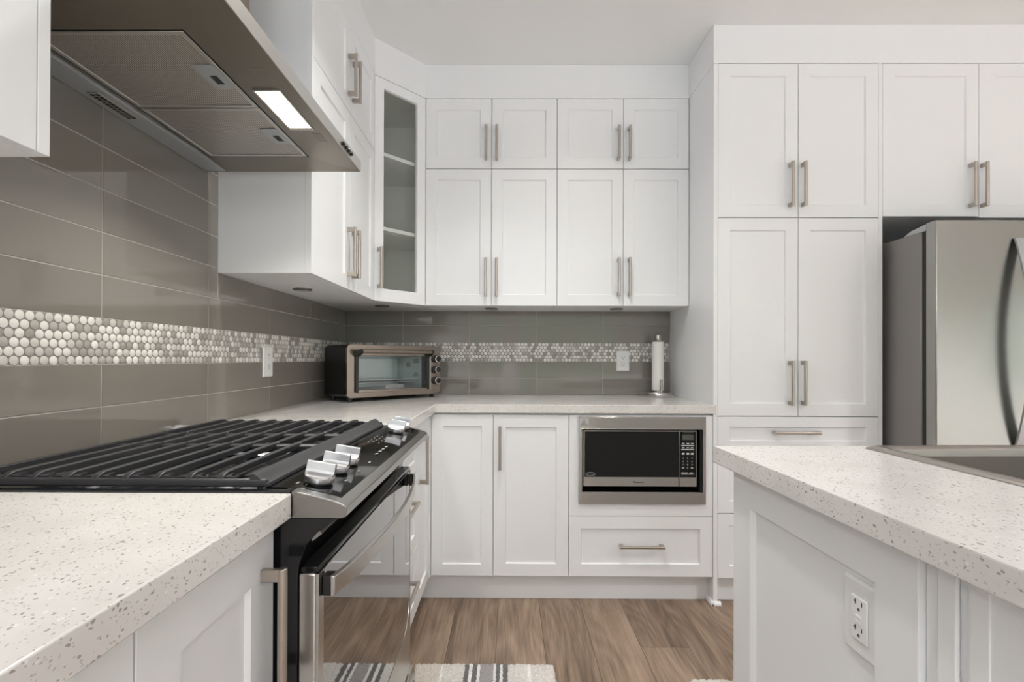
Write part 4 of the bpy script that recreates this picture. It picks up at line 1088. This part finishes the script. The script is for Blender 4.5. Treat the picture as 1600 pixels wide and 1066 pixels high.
for (z, w) in ((0.205, 0.030), (0.197, 0.030), (0.189, 0.034), (0.135, 0.012), (0.127, 0.026), (0.119, 0.036)):
    mk.box(0.385-w/2, 0.385+w/2, -0.0084, -0.0081, z, z+0.003)
for z in (0.165, 0.172, 0.179, 0.186): mk.box(0.325, 0.350, -0.0084, -0.0081, z, z+0.0035)
obj('printed_marks', mk, m_print_dark, dg_)
for (x, y) in ((0.03, 0.03), (TWd-0.035, 0.03), (0.03, TD-0.03), (TWd-0.035, TD-0.03)):
    obj('foot', MB(TT).lathe([(0.0125, 0.0), (0.0150, 0.0204)], (x, y, 0), 'z', 16), m_black, t)

# ------------------------------------------------------------------ paper towel holder and roll
px_, py_ = 0.838, 2.7720
t = thing('paper_towel_holder', 'brushed steel paper towel holder standing on the back counter', 'paper towel holder', (px_, py_, 0.914))
obj('base', MB().lathe([(0.083, 0.0), (0.0855, 0.004), (0.0855, 0.022), (0.083, 0.026), (0.050, 0.028)], (px_, py_, 0.914), 'z', 48), m_steel, t)
obj('post', MB().cyl((px_, py_, 0.914), 'z', 0.008, 0.028, 0.308, 16), m_steel, t)
obj('finial', MB().lathe([(0.0175, 0.3085), (0.0185, 0.311), (0.0185, 0.342), (0.0165, 0.3475), (0.010, 0.350)], (px_, py_, 0.914), 'z', 32), m_steel, t, label='round steel cap')
obj('tension_arm', MB().tube([(px_-0.004, py_-0.074, 0.9405), (px_-0.004, py_-0.074, 1.0050), (px_-0.004, py_-0.074, 1.0120)], 0.0072, 14), m_steel, t, 0.001)
obj('roll_seat', MB().lathe([(0.030, 0.0285), (0.030, 0.0345)], (px_, py_, 0.914), 'z', 32), m_steel, t)
rl = MB(); rl.ring([(px_+0.0325*math.cos(a), py_+0.0325*math.sin(a)) for a in [2*math.pi*k/40 for k in range(40)]],
                   [(px_+0.0180*math.cos(a), py_+0.0180*math.sin(a)) for a in [2*math.pi*k/40 for k in range(40)]], 'z', 0.9490, 1.2220)
tag(obj('paper_towel_roll', rl, m_paper, None, 0.0015, loc=(px_, py_, 0.949)), 'slim white paper towel roll on the steel holder', 'paper towels')

# ------------------------------------------------------------------ refrigerator
t = thing('refrigerator', 'stainless steel french-door refrigerator in the alcove right of the pantry', 'refrigerator', (2.19, 2.45, 0))
FX0, FX1 = 1.7400, 2.6500
obj('body', MB().box(FX0, FX1, 2.0880, 2.8400, 0.02, 1.6650), m_fridgeside, t, 0.004, label='dark grey cabinet sides')
obj('door_gasket', MB().box(FX0+0.006, FX1-0.006, 2.0660, 2.0879, 0.06, 1.6600), m_dark, t)
def fdoor(x0, x1, z0, z1, hx=None):
    mb = MB(); n = 10; poly = []
    for i in range(n+1):
        u = i/n; poly.append((x0+(x1-x0)*u, 2.0140 - 0.004*math.sin(math.pi*u)))
    poly += [(x1, 2.0655), (x0, 2.0655)]
    mb.prism(poly, 'z', z0, z1)
    d = obj('door', mb, m_fridge, t, 0.004, 3, label='brushed stainless door')
    if hx is not None:
        hm = MB(); n = 28; pts = []; fs = []
        zb, zt_ = 0.7750, 1.6200
        for i in range(n+1):
            q = i/n; z = zb + (zt_-zb)*q; y = 2.0040 - 0.062*math.sin(math.pi*q)**0.85
            for (dx, dy) in ((0, 0), (0.042, 0), (0.042, 0.009), (0, 0.009)): pts.append((hx+dx, y+dy-0.004, z))
        for i in range(n):
            for k in range(4):
                k2 = (k+1) % 4; fs.append((4*i+k, 4*i+k2, 4*i+4+k2, 4*i+4+k))
        fs += [(0, 1, 2, 3), (4*n, 4*n+1, 4*n+2, 4*n+3)]
        hm.add(pts, fs); obj('handle', hm, m_hoodstrip, d, 0.0015, label='bowed flat steel handle')
    return d
XM_ = 2.1950
fdoor(FX0, XM_-0.002, 0.7600, 1.6960, 2.0460)
fdoor(XM_+0.002, FX1, 0.7600, 1.6960, 2.3000)
dd = fdoor(FX0, FX1, 0.0600, 0.7540)
obj('handle', MB().tube([(1.82, 2.004, 0.68), (1.86, 1.965, 0.68), (2.53, 1.965, 0.68), (2.57, 2.004, 0.68)], 0.011, 12), m_panelsteel, dd)
for (a, b) in ((FX0+0.008, FX0+0.085), (FX1-0.085, FX1-0.008)):
    mb = MB(); mb.prism([(2.0662, 1.6655), (2.190, 1.6655), (2.190, 1.6700), (2.150, 1.6850), (2.080, 1.6940), (2.0662, 1.6940)], 'x', a, b)
    obj('hinge_cover', mb, m_hoodstrip, t, 0.003)

# ------------------------------------------------------------------ rugs
def rug_mat(name, stripes):
    M = mat(name, (0.7, 0.66, 0.6), 0.95, 0, 0.2)
    tcx = N(M, 'ShaderNodeTexCoord'); s = N(M, 'ShaderNodeSeparateXYZ'); LK(M, tcx.outputs['Object'], s.inputs[0])
    nz = N(M, 'ShaderNodeTexNoise'); nz.inputs['Scale'].default_value = 160; nz.inputs['Detail'].default_value = 2; LK(M, tcx.outputs['Object'], nz.inputs['Vector'])
    ma = N(M, 'ShaderNodeMath', operation='MULTIPLY_ADD'); ma.inputs[1].default_value = 0.010
    LK(M, nz.outputs['Fac'], ma.inputs[0]); LK(M, s.outputs[0], ma.inputs[2])
    w = stripes[-1][0]
    mr = N(M, 'ShaderNodeMapRange'); mr.inputs['From Min'].default_value = 0.005; mr.inputs['From Max'].default_value = w+0.005; LK(M, ma.outputs[0], mr.inputs['Value'])
    r = N(M, 'ShaderNodeValToRGB'); r.color_ramp.interpolation = 'CONSTANT'; e = r.color_ramp.elements
    LK(M, mr.outputs[0], r.inputs[0])
    pos = 0.0
    for i, (x, c) in enumerate(stripes):
        el_ = e[i] if i < 2 else e.new(min(pos, 0.999))
        el_.position = min(pos, 0.999); el_.color = (*c, 1); pos = x/w
    # salt and pepper in the speckled stripe
    n2 = N(M, 'ShaderNodeTexNoise'); n2.inputs['Scale'].default_value = 260; n2.inputs['Detail'].default_value = 1; LK(M, tcx.outputs['Object'], n2.inputs['Vector'])
    cr = N(M, 'ShaderNodeMapRange'); cr.inputs['From Min'].default_value = 0.35; cr.inputs['From Max'].default_value = 0.65; cr.inputs['To Min'].default_value = 0.78; cr.inputs['To Max'].default_value = 1.12; LK(M, n2.outputs['Fac'], cr.inputs['Value'])
    mu = N(M, 'ShaderNodeMix', data_type='RGBA', blend_type='MULTIPLY'); mu.inputs[0].default_value = 1.0
    LK(M, r.outputs[0], mu.inputs[6]); LK(M, cr.outputs[0], mu.inputs[7]); LK(M, mu.outputs[2], BS(M).inputs['Base Color'])
    return M
cream, white_, beige, grey_, mixg = (0.66, 0.63, 0.59), (0.78, 0.76, 0.73), (0.60, 0.55, 0.49), (0.17, 0.16, 0.16), (0.36, 0.34, 0.33)
st1 = [(0.098, beige), (0.106, white_), (0.182, cream), (0.199, grey_), (0.211, white_), (0.228, grey_), (0.238, white_), (0.286, mixg), (0.296, white_), (0.310, grey_), (0.320, white_), (0.337, grey_), (0.408, cream), (0.418, white_), (0.506, (0.62, 0.58, 0.55))]
def rug(name_, x0, x1, y0, y1, m_, label):
    mb = MB(); step = 0.0062
    nx = int((x1-x0)/step); ny = int((y1-y0)/step); pts = []; fs = []
    for j in range(ny+1):
        for i in range(nx+1):
            ex = min(i, nx-i); ey = min(j, ny-j); e_ = min(ex, ey)
            x = x0+(x1-x0)*i/nx; y = y0+(y1-y0)*j/ny
            jx = random.uniform(-1, 1)*0.0028; jy = random.uniform(-1, 1)*0.0028
            z = 0.003 if e_ == 0 else 0.0105 + random.uniform(0, 0.0065)
            pts.append((x+jx, y+jy, z))
    for j in range(ny):
        for i in range(nx):
            a = j*(nx+1)+i; fs.append((a, a+1, a+nx+2, a+nx+1))
    # skirt to the floor
    edge = [i for i in range(nx+1)] + [j*(nx+1)+nx for j in range(1, ny+1)] + [ny*(nx+1)+i for i in range(nx-1, -1, -1)] + [j*(nx+1) for j in range(ny-1, 0, -1)]
    b = len(pts); pts += [(pts[k][0], pts[k][1], 0.0006) for k in edge]; n = len(edge)
    for k in range(n): fs.append((edge[k], edge[(k+1) % n], b+(k+1) % n, b+k))
    fs.append([b+k for k in range(n)])
    mb.add(pts, fs)
    o = obj(name_, mb, m_, None, 0.0, smooth=180, loc=(x0, y0, 0))
    return tag(o, label, 'rug')
rug('rug', -0.3380, 0.1680, 0.95, 1.8000, rug_mat('striped_rug', st1), 'shaggy cream rug with grey stripes on the floor in front of the stove')
rug('rug', 0.632, 0.90, 1.30, 1.722, rug_mat('plain_rug', [(0.10, cream), (0.268, beige)]), 'cream rug edge barely showing at the far end of the island')
